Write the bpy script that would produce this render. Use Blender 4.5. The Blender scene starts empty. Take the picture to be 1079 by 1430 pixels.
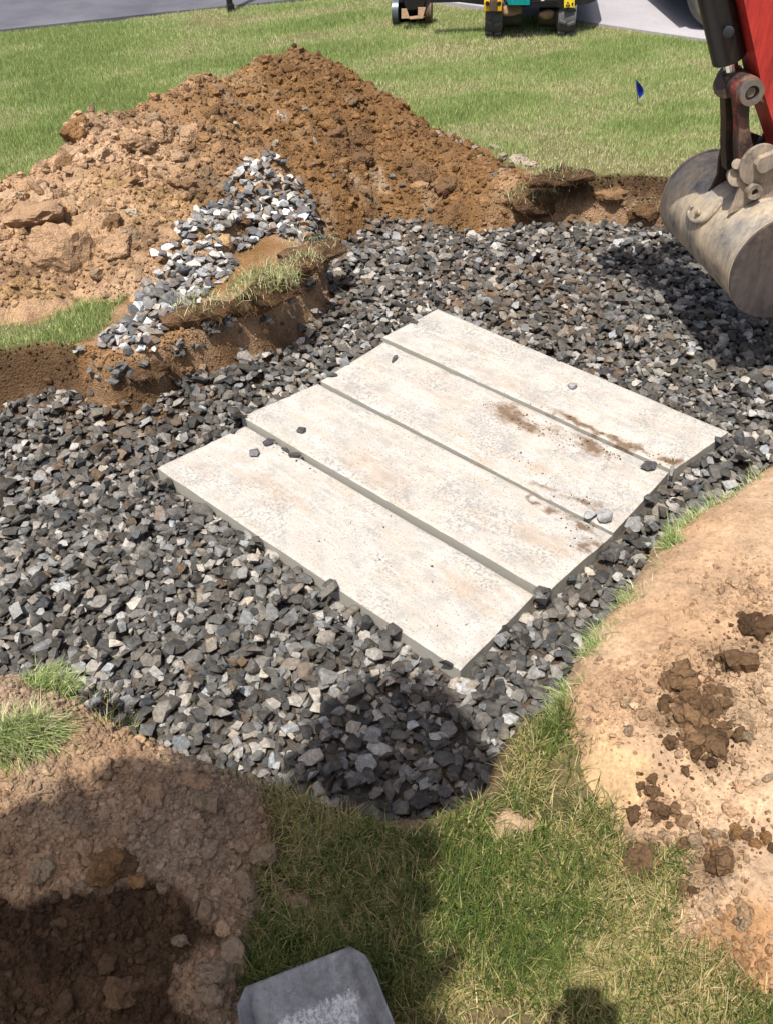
import bpy, bmesh, math, random
import numpy as np
from mathutils import Matrix, Vector

random.seed(7)
RNG = np.random.default_rng(11)
S = bpy.context.scene
COL = S.collection

# ------------------------------------------------------------------ camera
CAM_H, FPX, CX, CY = 2.1, 1260.0, 539.5, 715.0
PITCH, ROLL = 0.70342495, -0.03691879
_f = np.array([0, math.cos(PITCH), -math.sin(PITCH)])
_u0 = np.array([0, math.sin(PITCH), math.cos(PITCH)])
_r0 = np.array([1.0, 0, 0])
CR = math.cos(ROLL) * _r0 + math.sin(ROLL) * _u0
CU = -math.sin(ROLL) * _r0 + math.cos(ROLL) * _u0
CF = _f
CAMP = np.array([0, 0, CAM_H])
cam_d = bpy.data.cameras.new('camera')
cam = bpy.data.objects.new('camera', cam_d)
COL.objects.link(cam)
m = Matrix(((CR[0], CU[0], -CF[0], 0), (CR[1], CU[1], -CF[1], 0), (CR[2], CU[2], -CF[2], CAM_H), (0, 0, 0, 1)))
cam.matrix_world = m
cam_d.sensor_fit = 'VERTICAL'
cam_d.sensor_height = 24.0
cam_d.lens = FPX / 1430.0 * 24.0
cam_d.clip_start = 0.02
cam_d.clip_end = 2000
S.camera = cam


def ray(px, py):
    return CF + CR * (px - CX) / FPX + CU * (CY - py) / FPX


def un(px, py, z):
    """world point seen at photograph pixel (px,py) on the level z"""
    d = ray(px, py)
    return CAMP + d * (z - CAM_H) / d[2]


def on_plane(px, py, p0, n):
    d = ray(px, py)
    return CAMP + d * (np.dot(p0 - CAMP, n) / np.dot(d, n))


def proj(p):
    p = np.asarray(p, float) - CAMP
    w = p @ CF
    return CX + FPX * (p @ CR) / w, CY - FPX * (p @ CU) / w, w


# ------------------------------------------------------------------ light
_a = un(812, 1392, 0.0) - CAMP
SUN_DIR = _a / np.linalg.norm(_a)          # direction the light travels
SUN_EL = math.asin(-SUN_DIR[2])
w = bpy.data.worlds.new('World')
S.world = w
w.use_nodes = True
nt = w.node_tree
nt.nodes.clear()
sky = nt.nodes.new('ShaderNodeTexSky')
sky.sky_type = 'NISHITA'
sky.sun_disc = False
sky.sun_elevation = SUN_EL
sky.sun_rotation = math.atan2(-SUN_DIR[0], -SUN_DIR[1])
bg = nt.nodes.new('ShaderNodeBackground')
bg.inputs[1].default_value = 0.11
sky.dust_density = 4.0
sky.air_density = 0.8
wo = nt.nodes.new('ShaderNodeOutputWorld')
nt.links.new(sky.outputs[0], bg.inputs[0])
nt.links.new(bg.outputs[0], wo.inputs[0])
sd = bpy.data.lights.new('sun', 'SUN')
sd.energy = 4.3
sd.angle = math.radians(0.5)
sd.color = (1.0, 0.955, 0.89)
so = bpy.data.objects.new('sun', sd)
COL.objects.link(so)
so.rotation_euler = Vector(SUN_DIR).to_track_quat('-Z', 'Y').to_euler()
so.location = (0, 0, 8)
S.view_settings.view_transform = 'Standard'
S.view_settings.look = 'None'
S.view_settings.gamma = 1
S.view_settings.use_curve_mapping = False
S.view_settings.exposure = 0.50

# ------------------------------------------------------------------ noise
_T = RNG.random((256, 256))
_JX = RNG.random((256, 256))
_JY = RNG.random((256, 256))


def vnoise(x, y, seed=0):
    x = np.asarray(x, float) + seed * 17.31
    y = np.asarray(y, float) + seed * 9.77
    xi = np.floor(x).astype(int)
    yi = np.floor(y).astype(int)
    fx = x - xi
    fy = y - yi
    fx = fx * fx * (3 - 2 * fx)
    fy = fy * fy * (3 - 2 * fy)
    a = _T[xi & 255, yi & 255]
    b = _T[(xi + 1) & 255, yi & 255]
    c = _T[xi & 255, (yi + 1) & 255]
    d = _T[(xi + 1) & 255, (yi + 1) & 255]
    return (a + (b - a) * fx) * (1 - fy) + (c + (d - c) * fx) * fy


def fbm(x, y, octv=4, seed=0, gain=0.5):
    s = 0
    amp = 1
    tot = 0
    for i in range(octv):
        s = s + amp * (vnoise(x * 2 ** i, y * 2 ** i, seed + i * 3) - 0.5)
        tot += amp
        amp *= gain
    return s / tot * 2


def worley(x, y, seed=0):
    x = np.asarray(x, float) + seed * 13.7
    y = np.asarray(y, float) + seed * 5.3
    xi = np.floor(x).astype(int)
    yi = np.floor(y).astype(int)
    f1 = np.full(x.shape, 9.0)
    f2 = np.full(x.shape, 9.0)
    for dx in (-1, 0, 1):
        for dy in (-1, 0, 1):
            cx = xi + dx
            cy = yi + dy
            px = cx + _JX[cx & 255, cy & 255]
            py = cy + _JY[cx & 255, cy & 255]
            d = np.hypot(x - px, y - py)
            f2 = np.where(d < f1, f1, np.minimum(f2, d))
            f1 = np.minimum(f1, d)
    return f1, f2


def lumps(x, y, sc, seed=0):
    f1, f2 = worley(x * sc, y * sc, seed)
    return np.sqrt(np.clip(1 - f1 * f1 * 1.2, 0, 1))


def sstep(a, b, x):
    t = np.clip((x - a) / (b - a), 0, 1)
    return t * t * (3 - 2 * t)


def poly_sdf(poly, x, y):
    """signed distance, positive inside"""
    P = np.asarray(poly, float)
    x = np.asarray(x, float)
    y = np.asarray(y, float)
    best = np.full(x.shape, 1e9)
    inside = np.zeros(x.shape, bool)
    n = len(P)
    for i in range(n):
        ax, ay = P[i]
        bx, by = P[(i + 1) % n]
        ex, ey = bx - ax, by - ay
        t = np.clip(((x - ax) * ex + (y - ay) * ey) / (ex * ex + ey * ey + 1e-12), 0, 1)
        best = np.minimum(best, (x - ax - t * ex) ** 2 + (y - ay - t * ey) ** 2)
        c = ((ay > y) != (by > y))
        xx = ax + (y - ay) * ex / (ey if abs(ey) > 1e-12 else 1e-12)
        inside ^= c & (x < xx)
    d = np.sqrt(best)
    return np.where(inside, d, -d)


# ------------------------------------------------------------------ materials
def mat_new(name):
    mt = bpy.data.materials.new(name)
    mt.use_nodes = True
    return mt, mt.node_tree, mt.node_tree.nodes['Principled BSDF']


def nd(t, typ, **kw):
    n = t.nodes.new(typ)
    for k, v in kw.items():
        setattr(n, k, v)
    return n


def mixc(t, fac, a, b, blend='MIX'):
    n = t.nodes.new('ShaderNodeMix')
    n.data_type = 'RGBA'
    n.blend_type = blend
    for s, v in ((0, fac), (6, a), (7, b)):
        if hasattr(v, 'is_output'):
            t.links.new(v, n.inputs[s])
        elif v is not None:
            n.inputs[s].default_value = v if s == 0 else (*v, 1)
    return n.outputs[2]


def noise(t, vec, scale, detail=4, rough=0.55):
    n = t.nodes.new('ShaderNodeTexNoise')
    n.inputs['Scale'].default_value = scale
    n.inputs['Detail'].default_value = detail
    n.inputs['Roughness'].default_value = rough
    if vec is not None:
        t.links.new(vec, n.inputs['Vector'])
    return n.outputs['Fac']


def ramp(t, fac, stops):
    n = t.nodes.new('ShaderNodeValToRGB')
    e = n.color_ramp.elements
    while len(e) < len(stops):
        e.new(0.5)
    for q, (p, c) in zip(e, stops):
        q.position = p
        q.color = (c, c, c, 1) if isinstance(c, (int, float)) else (*c, 1)
    t.links.new(fac, n.inputs[0])
    return n.outputs[0]


def bump(t, b, h, strength, dist):
    n = t.nodes.new('ShaderNodeBump')
    n.inputs['Strength'].default_value = strength
    n.inputs['Distance'].default_value = dist
    t.links.new(h, n.inputs['Height'])
    t.links.new(n.outputs[0], b.inputs['Normal'])
    return n


def mmath(t, op, a, b=None):
    n = t.nodes.new('ShaderNodeMath')
    n.operation = op
    for i, v in enumerate((a, b)):
        if v is None:
            continue
        if hasattr(v, 'is_output'):
            t.links.new(v, n.inputs[i])
        else:
            n.inputs[i].default_value = v
    return n.outputs[0]


def tint_source(t, mode):
    if mode == 'attr':
        a = nd(t, 'ShaderNodeAttribute', attribute_name='tint')
        return a.outputs['Color']
    a = t.nodes.new('ShaderNodeObjectInfo')
    return a.outputs['Color']


def pos(t):
    return t.nodes.new('ShaderNodeNewGeometry').outputs['Position']


def soil_mat(name, mode='attr', fine=1.0, gran=0.5):
    mt, t, b = mat_new(name)
    p = pos(t)
    c = tint_source(t, mode)
    n1 = ramp(t, noise(t, p, 9, 6, 0.65), [(0.3, 0.72), (0.7, 1.22)])
    n2 = ramp(t, noise(t, p, 95, 5, 0.7), [(0.28, 0.62), (0.5, 1.0), (0.75, 1.3)])
    c = mixc(t, 1.0, c, n1, 'MULTIPLY')
    c = mixc(t, 1.0, c, n2, 'MULTIPLY')
    t.links.new(c, b.inputs['Base Color'])
    b.inputs['Roughness'].default_value = 0.95
    b.inputs['Specular IOR Level'].default_value = 0.15
    h1 = noise(t, p, 60, 6, 0.7)
    h2 = noise(t, p, 330, 3, 0.6)
    vo = t.nodes.new('ShaderNodeTexVoronoi')
    vo.inputs['Scale'].default_value = 110
    t.links.new(p, vo.inputs['Vector'])
    h = mmath(t, 'ADD', mmath(t, 'MULTIPLY', h1, 1.2), mmath(t, 'MULTIPLY', h2, 0.25))
    h = mmath(t, 'SUBTRACT', h, mmath(t, 'MULTIPLY', vo.outputs['Distance'], gran))
    bump(t, b, h, 0.85 * fine, 0.012)
    return mt


def stone_mat(name, mode):
    mt, t, b = mat_new(name)
    p = pos(t)
    c = tint_source(t, mode)
    n1 = ramp(t, noise(t, p, 70, 6, 0.72), [(0.3, 0.55), (0.72, 1.5)])
    n2 = ramp(t, noise(t, p, 380, 3, 0.6), [(0.3, 0.68), (0.7, 1.32)])
    c = mixc(t, 1.0, c, n1, 'MULTIPLY')
    c = mixc(t, 1.0, c, n2, 'MULTIPLY')
    # pale rock dust settled on some faces
    d = ramp(t, noise(t, p, 26, 3, 0.6), [(0.52, 0.0), (0.72, 0.30)])
    c = mixc(t, d, c, (0.26, 0.255, 0.245))
    t.links.new(c, b.inputs['Base Color'])
    b.inputs['Roughness'].default_value = 0.7
    b.inputs['Specular IOR Level'].default_value = 0.25
    bump(t, b, noise(t, p, 120, 7, 0.75), 0.9, 0.005)
    return mt


def blade_mat(name):
    mt, t, b = mat_new(name)
    a = nd(t, 'ShaderNodeAttribute', attribute_name='tint')
    t.links.new(a.outputs['Color'], b.inputs['Base Color'])
    b.inputs['Roughness'].default_value = 0.5
    b.inputs['Specular IOR Level'].default_value = 0.35
    tr = t.nodes.new('ShaderNodeBsdfTranslucent')
    t.links.new(a.outputs['Color'], tr.inputs['Color'])
    mx = t.nodes.new('ShaderNodeMixShader')
    mx.inputs[0].default_value = 0.22
    t.links.new(b.outputs[0], mx.inputs[1])
    t.links.new(tr.outputs[0], mx.inputs[2])
    t.links.new(mx.outputs[0], t.nodes['Material Output'].inputs[0])
    return mt


def metal_mat(name, base, rough=0.5, metallic=0.0, dirt=(0.30, 0.22, 0.13), amount=0.3, scale=14, dark=None, darkamt=0.0, bumpy=0.15):
    mt, t, b = mat_new(name)
    tc = t.nodes.new('ShaderNodeTexCoord')
    p = tc.outputs['Object']
    c = mixc(t, ramp(t, noise(t, p, scale * 3.1, 5, 0.65), [(0.35, 0.0), (0.7, 1.0)]), tuple(v * 0.85 for v in base), tuple(min(1, v * 1.12) for v in base))
    if dark is not None:
        c = mixc(t, ramp(t, noise(t, p, scale * 0.8, 6, 0.7), [(0.62 - 0.35 * darkamt, 0.0), (0.72 - 0.3 * darkamt, 1.0)]), c, dark)
    f = ramp(t, noise(t, p, scale, 7, 0.7), [(0.66 - 0.4 * amount, 0.0), (0.86 - 0.4 * amount, 0.9)])
    c = mixc(t, f, c, dirt)
    sm = t.nodes.new('ShaderNodeMapping')
    sm.inputs['Scale'].default_value = (3, 3, .35)
    sm.inputs['Rotation'].default_value = (.5, .9, .3)
    t.links.new(p, sm.inputs['Vector'])
    c = mixc(t, 1.0, c, ramp(t, noise(t, sm.outputs[0], scale * 2.6, 8, .8), [(.32, .62), (.5, 1.0), (.68, 1.3)]), 'MULTIPLY')
    t.links.new(c, b.inputs['Base Color'])
    b.inputs['Metallic'].default_value = metallic
    r = mixc(t, f, (rough,) * 3, (0.92,) * 3)
    t.links.new(r, b.inputs['Roughness'])
    bump(t, b, noise(t, p, 60, 5, 0.7), bumpy, 0.004)
    return mt


def plain_mat(name, base, rough=0.6, metallic=0.0):
    mt, t, b = mat_new(name)
    p = t.nodes.new('ShaderNodeTexCoord').outputs['Object']
    n = ramp(t, noise(t, p, 30, 5, 0.6), [(0.3, 0.8), (0.7, 1.15)])
    c = mixc(t, 1.0, base, n, 'MULTIPLY')
    t.links.new(c, b.inputs['Base Color'])
    b.inputs['Roughness'].default_value = rough
    b.inputs['Metallic'].default_value = metallic
    return mt


SOIL = soil_mat('soil_granular')
SOIL_OBJ = soil_mat('soil_clod', 'obj')
SOIL_SANDY = soil_mat('soil_sandy', 'attr', .55, 0.12)
STONE = stone_mat('crushed_stone_mass', 'attr')
STONE_OBJ = stone_mat('crushed_stone_piece', 'obj')
BLADE = blade_mat('grass_blade')


# ------------------------------------------------------------------ object helpers
def tag(o, label=None, cat=None, group=None, kind=None):
    if label:
        o['label'] = label
    if cat:
        o['category'] = cat
    if group:
        o['group'] = group
    if kind:
        o['kind'] = kind
    return o


def empty(name, loc=(0, 0, 0), rot=None):
    o = bpy.data.objects.new(name, None)
    o.empty_display_size = 0.05
    COL.objects.link(o)
    o.location = loc
    if rot is not None:
        o.rotation_euler = rot
    return o


def mesh_np(name, V, F, mat, tint=None, smooth=True, parent=None):
    """V (n,3); F (m,3) or (m,4); tint (n,3)"""
    me = bpy.data.meshes.new(name)
    V = np.ascontiguousarray(V, np.float32)
    F = np.ascontiguousarray(F, np.int32)
    me.vertices.add(len(V))
    me.vertices.foreach_set('co', V.ravel())
    k = F.shape[1]
    me.loops.add(F.size)
    me.loops.foreach_set('vertex_index', F.ravel())
    me.polygons.add(len(F))
    me.polygons.foreach_set('loop_start', np.arange(0, F.size, k, dtype=np.int32))
    me.polygons.foreach_set('use_smooth', np.full(len(F), smooth))
    if tint is not None:
        at = me.attributes.new('tint', 'FLOAT_COLOR', 'POINT')
        at.data.foreach_set('color', np.c_[tint, np.ones(len(V))].astype(np.float32).ravel())
    me.update(calc_edges=True)
    if mat:
        me.materials.append(mat)
    o = bpy.data.objects.new(name, me)
    COL.objects.link(o)
    if parent is not None:
        o.parent = parent
    return o


def bm_obj(name, bm, mat, parent=None, smooth=False, angle=None):
    me = bpy.data.meshes.new(name)
    bmesh.ops.recalc_face_normals(bm, faces=bm.faces)
    bm.to_mesh(me)
    bm.free()
    if smooth:
        me.polygons.foreach_set('use_smooth', np.ones(len(me.polygons), bool))
        if angle:
            me.set_sharp_from_angle(angle=math.radians(angle))
    me.materials.append(mat)
    o = bpy.data.objects.new(name, me)
    COL.objects.link(o)
    if parent is not None:
        o.parent = parent
    return o


def b_box(bm, c, size, R=None, bev=0.0):
    r = bmesh.ops.create_cube(bm, size=1.0)
    vs = r['verts']
    M = Matrix.Translation(Vector(c)) @ (R.to_4x4() if R is not None else Matrix.Identity(4)) @ Matrix.Diagonal((*size, 1))
    bmesh.ops.transform(bm, matrix=M, verts=vs)
    if bev > 0:
        es = list({e for v in vs for e in v.link_edges})
        bmesh.ops.bevel(bm, geom=es, offset=bev, segments=2, affect='EDGES', profile=0.6)


def b_cyl(bm, p0, p1, r0, r1=None, seg=20, bev=0.0, caps=True):
    p0 = Vector(p0)
    p1 = Vector(p1)
    d = p1 - p0
    r = bmesh.ops.create_cone(bm, cap_ends=caps, segments=seg, radius1=r0, radius2=r0 if r1 is None else r1, depth=d.length)
    M = Matrix.Translation((p0 + p1) / 2) @ d.to_track_quat('Z', 'Y').to_matrix().to_4x4()
    bmesh.ops.transform(bm, matrix=M, verts=r['verts'])
    if bev > 0:
        es = list({e for v in r['verts'] for e in v.link_edges if len(e.link_faces) == 2 and e.calc_face_angle(0) > 0.9})
        bmesh.ops.bevel(bm, geom=es, offset=bev, segments=2, affect='EDGES', profile=0.6)


def b_ring(bm, p0, p1, ro, ri, seg=24):
    """thick tube between p0 and p1"""
    p0 = Vector(p0)
    p1 = Vector(p1)
    q = (p1 - p0).to_track_quat('Z', 'Y')
    rows = []
    for (p, r) in ((p0, ro), (p1, ro), (p1, ri), (p0, ri)):
        rows.append([bm.verts.new(p + q @ Vector((r * math.cos(2 * math.pi * k / seg), r * math.sin(2 * math.pi * k / seg), 0))) for k in range(seg)])
    for j in range(4):
        A = rows[j]
        B = rows[(j + 1) % 4]
        for k in range(seg):
            bm.faces.new((A[k], A[(k + 1) % seg], B[(k + 1) % seg], B[k]))


def b_prism(bm, pts, off):
    """polygon of 3-D points extruded by the vector off"""
    a = [bm.verts.new(Vector(p)) for p in pts]
    b = [bm.verts.new(Vector(p) + Vector(off)) for p in pts]
    bm.faces.new(a)
    bm.faces.new(b[::-1])
    n = len(a)
    for i in range(n):
        bm.faces.new((a[i], b[i], b[(i + 1) % n], a[(i + 1) % n]))


def b_tube(bm, P, r, seg=12):
    """continuous round bar through the points P"""
    P = [Vector(p) for p in P]
    Q = []
    for a, b, c, d in zip([P[0]] + P[:-2], P[:-1], P[1:], P[2:] + [P[-1]]):
        for k in range(5):
            t = k / 5
            Q.append(0.5 * ((2 * b) + (c - a) * t + (2 * a - 5 * b + 4 * c - d) * t * t + (-a + 3 * b - 3 * c + d) * t ** 3))
    Q.append(P[-1])
    n = None
    rows = []
    for i, p in enumerate(Q):
        t = (Q[min(i + 1, len(Q) - 1)] - Q[max(i - 1, 0)]).normalized()
        if n is None:
            n = t.orthogonal().normalized()
        n = (n - t * n.dot(t)).normalized()
        b = t.cross(n)
        rows.append([bm.verts.new(p + (n * math.cos(2 * math.pi * k / seg) + b * math.sin(2 * math.pi * k / seg)) * r) for k in range(seg)])
    for A, B in zip(rows[:-1], rows[1:]):
        for k in range(seg):
            bm.faces.new((A[k], A[(k + 1) % seg], B[(k + 1) % seg], B[k]))
    bm.faces.new(rows[0][::-1])
    bm.faces.new(rows[-1])


def bevel_all(bm, off, seg=2, ang=0.5):
    es = [e for e in bm.edges if len(e.link_faces) == 2 and e.calc_face_angle(0) > ang]
    bmesh.ops.bevel(bm, geom=es, offset=off, segments=seg, affect='EDGES', profile=0.6, clamp_overlap=True)


# ------------------------------------------------------------------ layout (metres)
G = 0.24                                   # lawn level; slab tops lie near 0
SC = np.array([0.2446866, 2.85866671])     # centre of the slab field
YAW = -0.780406919
AV = np.array([math.cos(YAW), math.sin(YAW)])
BV = np.array([-math.sin(YAW), math.cos(YAW)])


def polyw(pts, z):
    return np.array([un(a, b, z)[:2] for a, b in pts])


PIT = polyw([(-260, 925), (-120, 925), (0, 935), (60, 952), (105, 985), (160, 1018), (220, 1045), (300, 1073), (375, 1095),
             (430, 1112), (490, 1136), (550, 1146), (605, 1144), (650, 1126), (688, 1092), (698, 1055), (722, 1020), (778, 985),
             (808, 948), (835, 893), (880, 838), (918, 788), (942, 745), (985, 715), (1040, 688), (1085, 650), (1170, 600), (1330, 560),
             (1330, 330), (1080, 252), (925, 247), (860, 243), (800, 247), (745, 243), (715, 232), (680, 214), (600, 185), (500, 195),
             (440, 245), (425, 300), (432, 345), (430, 372), (395, 402), (350, 430), (300, 447), (240, 470), (190, 497), (150, 503),
             (118, 488), (70, 481), (0, 493), (-90, 512), (-260, 545)], G)
# wall faces lean: far and left ones are wider than the undercut near lip


def slab_ab(x, y):
    dx = x - SC[0]
    dy = y - SC[1]
    return dx * AV[0] + dy * AV[1], dx * BV[0] + dy * BV[1]


MOUNDS = [(*un(a, b, .03)[:2], r, h) for a, b, r, h in ((40, 575, .20, .05), (115, 548, .22, .08), (215, 548, .20, .075), (290, 515, .18, .07), (350, 485, .15, .05), (420, 440, .16, .05), (480, 370, .2, .05))]


def gravel_level(x, y):
    a, b = slab_ab(x, y)
    z = 0.016 + 0.028 * np.clip((b + 0.8) / 1.6, -0.25, 1.35)
    z = z + 0.025 * np.clip(-a - 0.75, 0, 1) + 0.012 * fbm(x * 2.2, y * 2.2, 2, 5)
    for (mx, my, mr, mh) in MOUNDS:
        z = z + mh * np.exp(-((x - mx) ** 2 + (y - my) ** 2) / mr ** 2)
    z = z - 0.05 * np.exp(-(((x - 0.02) / 0.30) ** 2 + ((y - 1.38) / 0.22) ** 2))
    return z


def ground_z(x, y):
    x = np.asarray(x, float)
    y = np.asarray(y, float)
    near = (x > -4.5) & (x < 4.5) & (y > 0.0) & (y < 7)
    z = G + 0.016 * fbm(x * 0.9, y * 0.9, 2, 1) + 0.006 * fbm(x * 5, y * 5, 2, 2)
    out = z.copy()
    if near.any():
        xn, yn = x[near], y[near]
        d = poly_sdf(PIT, xn, yn) + 0.022 * fbm(xn * 7, yn * 7, 3, 3)
        wd = np.where(yn < 2.3, 0.05, np.where((xn < -.3) & (yn < 4.6), .065, 0.10))
        t = sstep(0.0, 1.0, d / wd)
        fl = gravel_level(xn, yn) - 0.075
        zz = z[near] * (1 - t) + fl * t
        rough = 4 * t * (1 - t)
        zz = zz + rough * (0.07 * fbm(xn * 13, yn * 13, 4, 6) + 0.05 * (lumps(xn, yn, 13, 2) - 0.5))
        out[near] = zz
    return out


def pit_d(x, y):
    return poly_sdf(PIT, x, y)


# ---- the main spoil heap, described by its ridge and its foot
RIDGE_PX = [(-260, 330, 3.9), (-120, 300, 4.1), (0, 262, 4.40), (50, 244, 4.55), (92, 217, 4.72), (103, 172, 4.86), (160, 160, 5.0), (210, 148, 5.2), (255, 124, 5.4),
            (275, 110, 5.5), (300, 113, 5.55), (325, 119, 5.65), (350, 97, 5.8), (380, 83, 5.9), (415, 77, 5.95), (445, 85, 5.95),
            (480, 100, 5.93), (510, 121, 5.9), (560, 150, 5.82), (600, 178, 5.72), (650, 203, 5.6), (700, 222, 5.45), (745, 240, 5.34), (800, 242, 5.25)]
FOOT_PX = [(-260, 520, .24), (-120, 480, .24), (0, 457, .245), (60, 446, .245), (130, 433, .24), (200, 430, .24), (255, 398, .24), (310, 372, .24), (370, 350, .2), (430, 330, .13),
           (480, 332, .05), (520, 318, .0), (560, 312, .0), (620, 312, .02), (660, 288, .14), (700, 258, .22), (745, 243, .235), (800, 243, .235)]
_r = []
for a, b, yr in RIDGE_PX:
    d = ray(a, b)
    k = yr / d[1]
    _r.append((d[0] / d[1], yr, CAM_H + d[2] * k))
R_AZ, R_Y, R_Z = np.array(_r).T
_r = []
for a, b, z in FOOT_PX:
    p = un(a, b, z)
    _r.append((p[0] / p[1], p[1], z))
_r.sort()
F_AZ, F_Y, F_Z = np.array(_r).T


def heap_z(x, y, detail=True):
    x = np.asarray(x, float)
    y = np.asarray(y, float)
    az = x / np.maximum(y, 0.3)
    az2 = az + 0.008 * fbm(x * 6, y * 6, 2, 40)
    yr = np.interp(az, R_AZ, R_Y)
    zr = np.interp(az, R_AZ, R_Z)
    yf = np.interp(az2, F_AZ, F_Y)
    zf = np.interp(az2, F_AZ, F_Z) - 0.02
    s = (y - yf) / np.maximum(yr - yf, 0.05)
    front = np.where(s > 0, zf + (zr - zf) * np.clip(s, 0, 1) ** 0.85, zf - 1.6 * (yf - y))
    back = zr - (y - yr) * 0.75 - 0.25 * np.clip(y - yr, 0, 1) ** 2
    z = np.where(y < yr, front, back)
    z = z - 0.5 * np.clip(az - R_AZ[-2], 0, 9) * 4 - 0.5 * np.clip(R_AZ[0] + 0.05 - az, 0, 9) * 4
    if detail:
        rough = sstep(-0.05, 0.12, s) * sstep(-0.4, -0.05, yr - y + 0.0 * s)
        rough = np.maximum(rough, 0.25)
        z = z + rough * (0.055 * fbm(x * 3.2, y * 3.2, 4, 8) + 0.035 * (lumps(x, y, 7, 3) - 0.55) * (0.5 + 1.2 * vnoise(x * 2, y * 2, 9))
                         + 0.034 * (lumps(x, y, 15, 4) - 0.55) + 0.03 * fbm(x * 11, y * 11, 3, 13) + 0.010 * (lumps(x, y, 40, 5) - 0.55) + 0.008 * fbm(x * 40, y * 40, 2, 12))
    return z


# ---- low spoil spreads round the pit
RIGHT_PX = [(1400, 540), (1200, 600), (1078, 640), (1030, 674), (978, 700), (930, 738), (905, 784), (864, 832), (822, 884), (796, 938), (775, 975),
            (783, 1004), (802, 1030), (818, 1080), (836, 1110), (852, 1150), (863, 1192), (905, 1205), (945, 1188), (952, 1215),
            (938, 1260), (930, 1308), (962, 1320), (1000, 1342), (1030, 1378), (1085, 1402), (1250, 1440), (1700, 1440), (1900, 700)]
LEFT_PX = [(-420, 920), (-60, 928), (20, 935), (70, 955), (105, 978), (150, 1003), (205, 1026), (265, 1050), (315, 1066), (376, 1088), (384, 1130),
           (372, 1180), (364, 1212), (352, 1250), (354, 1300), (337, 1345), (347, 1400), (352, 1520), (-420, 1520)]
SAND_PX = [(690, 1128), (712, 1118), (735, 1135), (752, 1132), (764, 1148), (744, 1158), (722, 1152), (702, 1172), (686, 1165)]
CRUMB_PX = [(376, 1226), (392, 1222), (408, 1238), (432, 1234), (438, 1258), (418, 1272), (398, 1262), (386, 1246)]
RIGHT = polyw(RIGHT_PX, G + 0.03)
LEFT = polyw(LEFT_PX, G + 0.03)
SAND = polyw(SAND_PX, G + 0.03)
CRUMB = polyw(CRUMB_PX, G + 0.03)


def spread_h(poly, x, y, hh, wd, wig, seed):
    d = poly_sdf(poly, x, y) + wig * fbm(x * 9, y * 9, 3, seed)
    return np.where(d > 0, hh * (1 - np.exp(-np.maximum(d, 0) / wd)), d * 0.9), d


def right_h(x, y):
    h, d = spread_h(RIGHT, x, y, 0.085, 0.10, 0.016, 21)
    px_low = sstep(2.15, 1.35, y + .5 * (.8 - x))          # lower part is cloddy, the upper part smooth sand
    k = sstep(0, 0.08, d)
    h = h + k * (0.030 * fbm(x * 2.5, y * 2.5, 3, 22) + 0.006 * fbm(x * 13, y * 13, 3, 23)
                 + px_low * (0.012 * (lumps(x, y, 9, 6) - 0.5) + 0.010 * (lumps(x, y, 26, 7) - 0.5) + 0.016 * fbm(x * 20, y * 20, 4, 25)) + 0.004 * fbm(x * 60, y * 60, 2, 24))
    return h


def left_h(x, y):
    h, d = spread_h(LEFT, x, y, 0.075, 0.07, 0.014, 31)
    k = sstep(0, 0.06, d)
    h = h + k * (0.035 * fbm(x * 3, y * 3, 3, 32) + 0.016 * (lumps(x, y, 14, 8) - 0.5) + 0.011 * (lumps(x, y, 33, 9) - 0.5) + 0.004 * fbm(x * 60, y * 60, 2, 34))
    return h


def sand_h(x, y):
    h, d = spread_h(SAND, x, y, 0.022, 0.03, 0.012, 41)
    return h + 0.006 * fbm(x * 30, y * 30, 3, 42) * (d > 0)


def crumb_h(x, y):
    h, d = spread_h(CRUMB, x, y, 0.03, 0.02, 0.012, 43)
    return h + 0.012 * (lumps(x, y, 45, 11) - 0.5) * (d > 0)


STREET_PX = [(-500, 108), (-200, 74), (0, 46), (120, 33), (250, 19), (440, 1), (620, -14)]
DRIVE_PX = [(560, -4), (620, 7), (700, 18), (860, 42), (940, 54), (1040, 68), (1300, 112)]
LAWN_EDGE_L = polyw(STREET_PX, G)
LAWN_EDGE_R = polyw(DRIVE_PX, G)


def road_d(x, y):
    """positive on the paved side"""
    yl = np.interp(x, LAWN_EDGE_L[:, 0], LAWN_EDGE_L[:, 1])
    yr = np.interp(x, LAWN_EDGE_R[:, 0], LAWN_EDGE_R[:, 1])
    yl = np.where(x > LAWN_EDGE_L[-1, 0], 99, yl)
    yr = np.where(x < LAWN_EDGE_R[0, 0], 99, yr)
    return y - np.minimum(yl, yr)


# ------------------------------------------------------------------ soil colours (real colours of the soils)
TAN = np.array([0.412, 0.266, 0.157])
TANW = np.array([0.468, 0.324, 0.205])
ORANGE = np.array([0.205, 0.113, 0.048])
BROWN = np.array([0.128, 0.076, 0.040])
DARK = np.array([0.065, 0.037, 0.020])
GREYTAN = np.array([0.30, 0.215, 0.135])


def lerp(a, b, t):
    t = np.asarray(t)[..., None]
    return a * (1 - t) + b * t


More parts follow.
